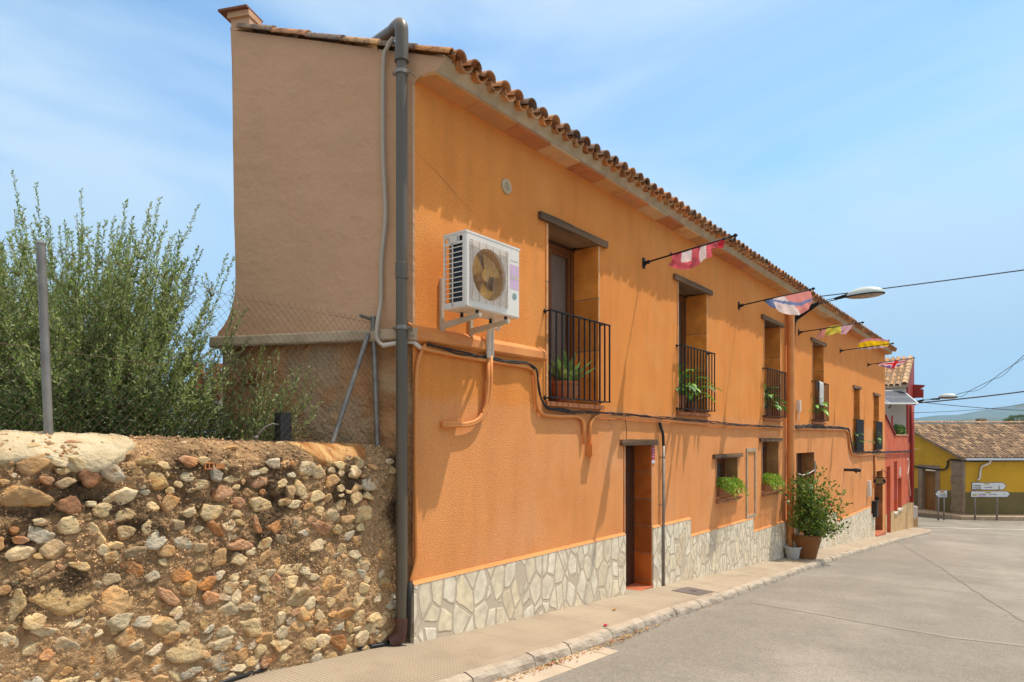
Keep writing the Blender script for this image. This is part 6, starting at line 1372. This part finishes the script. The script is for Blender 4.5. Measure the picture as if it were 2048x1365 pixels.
# tiled roof
tl = MB(); slope = (zR-zE)/RU
def roofp(v, s, h=0):                           # v metres along the eaves, s metres (plan) up from the eaves
    g = max(v, 0); return Vector(W(XC+v+gdx*s, ZY-.18+gdz*s, zE+.03+slope*(s)+h))
ud = (roofp(5,4)-roofp(5,0)).normalized(); upn = ud.cross(roofp(1,0)-roofp(0,0)).normalized(); upn = upn if upn.z > 0 else -upn
nrow = int(sqrt(1+slope**2)*(RU+.2)/.36); nc = int(14/.23)
for c_ in range(nc+2):
    v = -.18+.23*c_
    for k in range(nrow):
        s0 = .36*k/sqrt(1+slope**2); o = roofp(v, s0, .0)+Vector((0,0,rnd.uniform(-.012,.012)))
        col_ = jit(rnd.choice([(.27,.18,.11),(.23,.155,.10),(.34,.235,.14),(.19,.135,.09),(.38,.27,.165)]), .6,1.25)
        half(tl, o, ud, .105, .085, upn, .40, col_, n=5, th=.02)
        if k == 0: half(tl, o+Vector((.115*CT,.115*ST,.012))-ud*.06, ud, .10, .085, upn, .3, (.5,.3,.12), conv=False, n=5, th=.02)
build('roof_tiles', tl, M['tile'], yh)
m = MB(); m.hexa([roofp(-.25,0,-.08),roofp(15,0,-.08),roofp(15,RU+.2,-.08),roofp(-.25,RU+.2,-.08),roofp(-.25,0,-.01),roofp(15,0,-.01),roofp(15,RU+.2,-.01),roofp(-.25,RU+.2,-.01)])
m.poly([roofp(-.25,RU+.2,-.01),roofp(15,RU+.2,-.01),Vector(W(XC+15+gdx*9,ZY+gdz*9,zE)),Vector(W(XC-.25+gdx*9,ZY+gdz*9,zE))]); build('roof', m, M['quoin'], yh)
m = MB()
for k in range(34): half(m, roofp(-.3+.42*k,RU+.18,.05+rnd.uniform(-.015,.015)), Vector((CT,ST,0)), .12, .10, (0,0,1), .45, jit((.40,.25,.15), .75,1.2), n=6)
build('ridge_tiles', m, M['tile'], yh)
m = MB(); P = [eav(-.02,zE-.02,.26),eav(15.5,zE-.02,.26)]; m.bar(P[0], P[1], .13, .12); gu = build('gutter', m, M['alu'], yh)
m = MB(); m.tube(arc([eav(1.42,zE-.06,.26),eav(1.42,zE-.25,.2),eav(1.02,zE-.45,.08),eav(.98,zE-.6,.07),eav(.92,zE-1.18,.07),eav(.75,zE-1.25,.1)],.08), .055, 8); build('downspout', m, M['white'], gu, smooth=True)
m = MB()
for dx, dz in ((0,0),(.09,.04)): m.tube(arc([gbl(8,-1.80+dz,.06),gbl(3.4,-1.80+dz,.06),gbl(1.9,-1.93+dz,.06),gbl(1.15-dx,-1.9+dz,.06),gbl(1.0-dx,-1.7,.06),gbl(.98-dx,-1.35,.06),gbl(.8,-1.28+dz,.06),gbl(0,-1.33+dz,.08),eav(.6,-1.36+dz,.06),eav(2,-1.33+dz*.5,.06),eav(4.3,zE-.12,.05)], .2), .028, 6)
tag(build('facade_cable', m, M['cable'], smooth=True), 'dark double cable looping over the door and stone corner of the yellow house', 'cable')
# chimney, shrub top and aerial on the ridge
def Wbox(X0, X1, Z0, Z1, z0, z1): m = MB(); return m.hexa([W(X0,Z0,z0),W(X1,Z0,z0),W(X1,Z1,z0),W(X0,Z1,z0),W(X0,Z0,z1),W(X1,Z0,z1),W(X1,Z1,z1),W(X0,Z1,z1)])
Zq = 43.2; s_ = Zq/F; cmn = build('chimney', Wbox((1960-PX)*s_,(1976.5-PX)*s_,Zq,Zq+.5,.4,(877-842)*s_), M['whitewall'], yh)
build('chimney_cap', Wbox((1960.5-PX)*s_,(1972.5-PX)*s_,Zq-.03,Zq+.45,(877-842)*s_+.002,(877-837.5)*s_), M['quoin'], cmn)
m = MB(); m.bar(W((1955.5-PX)*s_,Zq,.6), W((1955.5-PX)*s_,Zq,(877-839)*s_), .08, .08); m.bar(W((1955-PX)*s_,Zq,(877-845)*s_), W((1958-PX)*s_,Zq,(877-845)*s_), .04, .04); tag(build('vent_pipe', m, M['black']), 'small dark vent pipe left of the white chimney', 'pipe')
Zt = 46; s_ = Zt/F; c = W((2043-PX)*s_, Zt, (877-842)*s_); root, V, cc = clump('tree', 'small pine crown and white wall behind the yellow house roof at the right edge', c, (1.0,1.0,.38), 2600, .12, .035, [(.08,.14,.03),(.13,.19,.05),(.05,.09,.02)], 'leaf', 'tree')
root['label'] = 'green pine crown showing behind the yellow house roof at the right edge'
npmesh('crown', V, quadf(len(V)//4), M['leaf'], root, col=np.repeat(cc,4,0)); m = MB(); m.tube([(c[0],c[1],-4),(c[0],c[1],c[2])], [.12,.06], 8); build('trunk', m, M['bark'], root)
m = MB()
P0, P1 = Vector(at(1985,851,45)), Vector(at(2052,845,45)); m.tube([P0, P0.lerp(P1,.4)+Vector((0,0,.06)), P1], .02, 5); m.tube([Vector(at(2024,850,45)), Vector(at(2024,841,45))], .02, 5)
tag(build('wire', m, M['cable']), 'dark wire running just above the ridge of the yellow house', 'wire')
# television aerial at the far right
m = MB(); a, b = Vector(at(2032,814,44)), Vector(at(2052,812.5,44)); m.tube([a,b], .015, 5)
for k in range(6): p = a.lerp(b, k/5); m.tube([p-Vector((0,0,.14)), p+Vector((0,0,.14))], .008, 4)
m.tube([Vector(at(2049,813,44)), Vector(at(2049,880,44))], .02, 5)
tag(build('aerial', m, M['galv']), 'thin television aerial above the roof at the far right', 'aerial')
# pavement in front of the yellow house
m = MB(); zf = zg(44)-.0
P = [W(XC-.95,ZY+GLn,0), W(XC-1.6-.25*0,ZY+2.2,0), W(XC-.9,ZY-.95,0), W(XC+16,ZY-1.15,0), W(XC+16,ZY+1,0), W(XC,ZY+1,0), W(XC-1.5,ZY+GLn,0)]
P = [W(XC-5.2,ZY+9,0), W(XC-2.3,ZY+1.6,0), W(XC-.7,ZY-.9,0), W(XC+2,ZY-1.1,0), W(XC+18,ZY-1.15,0), W(XC+18,ZY+.5,0), W(XC+.2,ZY+.5,0), W(XC-2.2,ZY+9,0)]
n_ = len(P); zt_ = -4.46; m.add([(p[0],p[1],-5) for p in P]+[(p[0],p[1],zt_) for p in P], [tuple(range(n_,2*n_))]+[(i,(i+1)%n_,n_+(i+1)%n_,n_+i) for i in range(n_)])
struct('far_pavement', m, M['ledge'])
# edge lines on the cross road
m = strip([W(XC-9,ZY-5.4,0)[:2], W(XC+12,ZY-5.2,0)[:2]], .09, .006); struct('road_marking', m, M['white'])
# direction signs
def board(X0, X1, z0, z1, Z, right=True, parent=None, off=0):
    h = (z1-z0)/2; tip = h*.95; m = MB()
    def outl(g):
        P = [(X0+g,z0+g),(X1-tip-g*.3,z0+g),(X1-g*1.5,z0+h),(X1-tip-g*.3,z1-g),(X0+g,z1-g)]
        return P if right else [(X0+X1-x, z) for x, z in P][::-1]
    for g, d0, d1, mt, nm in ((0,0,.03,'signblack','border'),(.028,-.004,.0,'signwhite','board')):
        m = MB(); P = outl(g); n_ = len(P); m.add([W(x,Z+d0,z) for x,z in P]+[W(x,Z+d1,z) for x,z in P], [tuple(range(n_)),tuple(range(2*n_-1,n_-1,-1))]+[(i,n_+i,n_+(i+1)%n_,(i+1)%n_) for i in range(n_)]); 
        ob = build(nm, m, M[mt], parent if nm == 'border' else bo); bo = ob if nm == 'border' else bo
    return bo
ZS = 36.4; s_ = ZS/F
def sx(px): return (px-PX)*s_
def sz(py): return (HY-py)*s_
def stext(t, h, px, py, par, Z, al='LEFT', mt='signblack', sx_=1.15): text(t, h*s_*1.25, W(sx(px), Z-.008, sz(py)), (CT,ST,0), (0,0,1), mt, par, align=al, sx=sx_)
def tagbox(px0, px1, py0, py1, mt, par, Z, tx=None):
    m = MB(); m.hexa([W(sx(px0),Z-.007,sz(py1)),W(sx(px1),Z-.007,sz(py1)),W(sx(px1),Z-.0045,sz(py1)),W(sx(px0),Z-.0045,sz(py1)),W(sx(px0),Z-.007,sz(py0)),W(sx(px1),Z-.007,sz(py0)),W(sx(px1),Z-.0045,sz(py0)),W(sx(px0),Z-.0045,sz(py0))]); build('road_number', m, M[mt], par)
    if tx: stext(tx, (py1-py0)*.62, (px0+px1)/2, (py0+py1)/2, par, Z-.004, 'CENTER')
sg = thing('direction_sign', W(sx(1983), ZS, -4.46), 'pair of white arrow shaped road signs pointing right in front of the yellow wall', 'road sign')
for px in (1951.5, 1995.5): m = MB(); m.tube([W(sx(px),ZS+.06,-4.6), W(sx(px),ZS+.06,sz(968))], .045, 10); build('post', m, M['galv'], sg, smooth=True)
b1 = board(sx(1943.5), sx(2013.7), sz(980.6), sz(965), ZS, parent=sg); b2 = board(sx(1941), sx(2021), sz(995.3), sz(982.2), ZS, parent=sg)
tagbox(1966.5,1979.5,966.6,969.6,'signyellow',b1,ZS,'CV-715'); stext('TORMOS',2.6,1946,971.6,b1,ZS); stext('CALLOSA',2.6,1946,975,b1,ZS); stext("D'EN SARRIÀ",1.9,1969,975.2,b1,ZS); stext('LA NUCIA',2.6,1946,978.5,b1,ZS)
for t_, py in (('1',971.6),('38',975),('40',978.5)): stext(t_,2.6,1999.5,py,b1,ZS,'RIGHT')
tagbox(1970,1982.5,984.3,987.2,'signyellow',b2,ZS,'CV-718'); tagbox(1943.5,1955,988.8,991.8,'signyellow',b2,ZS,'CV-721'); stext('LA VALL',2.9,1957,989.2,b2,ZS); stext('DE LAGUAR',2.0,1978,989.5,b2,ZS); stext('6',2.9,2009,989.3,b2,ZS,'RIGHT'); tagbox(1957.5,1971,991.4,993.2,'signpink',b2,ZS)
sg2 = thing('direction_sign', W(sx(1882), ZS, -4.46), 'small white arrow road sign pointing left between the brown door and the stone corner', 'road sign')
for px in (1877.8, 1889.2): m = MB(); m.tube([W(sx(px),ZS+.06,-4.6), W(sx(px),ZS+.06,sz(985))], .04, 10); build('post', m, M['galv'], sg2, smooth=True)
b3 = board(sx(1869), sx(1895), sz(996), sz(980.4), ZS, right=False, parent=sg2); tagbox(1880,1889,982.4,985.6,'signorange',b3,ZS,'CV-731'); stext('SAGRA',2.6,1892.5,988.7,b3,ZS,'RIGHT'); stext('L\'ATZÚBIA',2.4,1893.5,992.4,b3,ZS,'RIGHT'); stext('1',2.6,1877,987.8,b3,ZS,'CENTER')

# ------------------------------------------------------------ air
hz = MB(); hz.box((-4200,-900,-62),(4200,4600,420)); M['haze'] = bpy.data.materials.new('haze'); M['haze'].use_nodes = True; t_ = M['haze'].node_tree; t_.nodes.clear()
o_ = N(t_,'ShaderNodeOutputMaterial'); v_ = N(t_,'ShaderNodeVolumePrincipled'); v_.inputs['Color'].default_value = (.45,.74,1.0,1); v_.inputs['Density'].default_value = .00018; v_.inputs['Anisotropy'].default_value = .2; t_.links.new(v_.outputs[0], o_.inputs['Volume'])
tag(build('haze', hz, M['haze'], keep=True), kind='stuff')
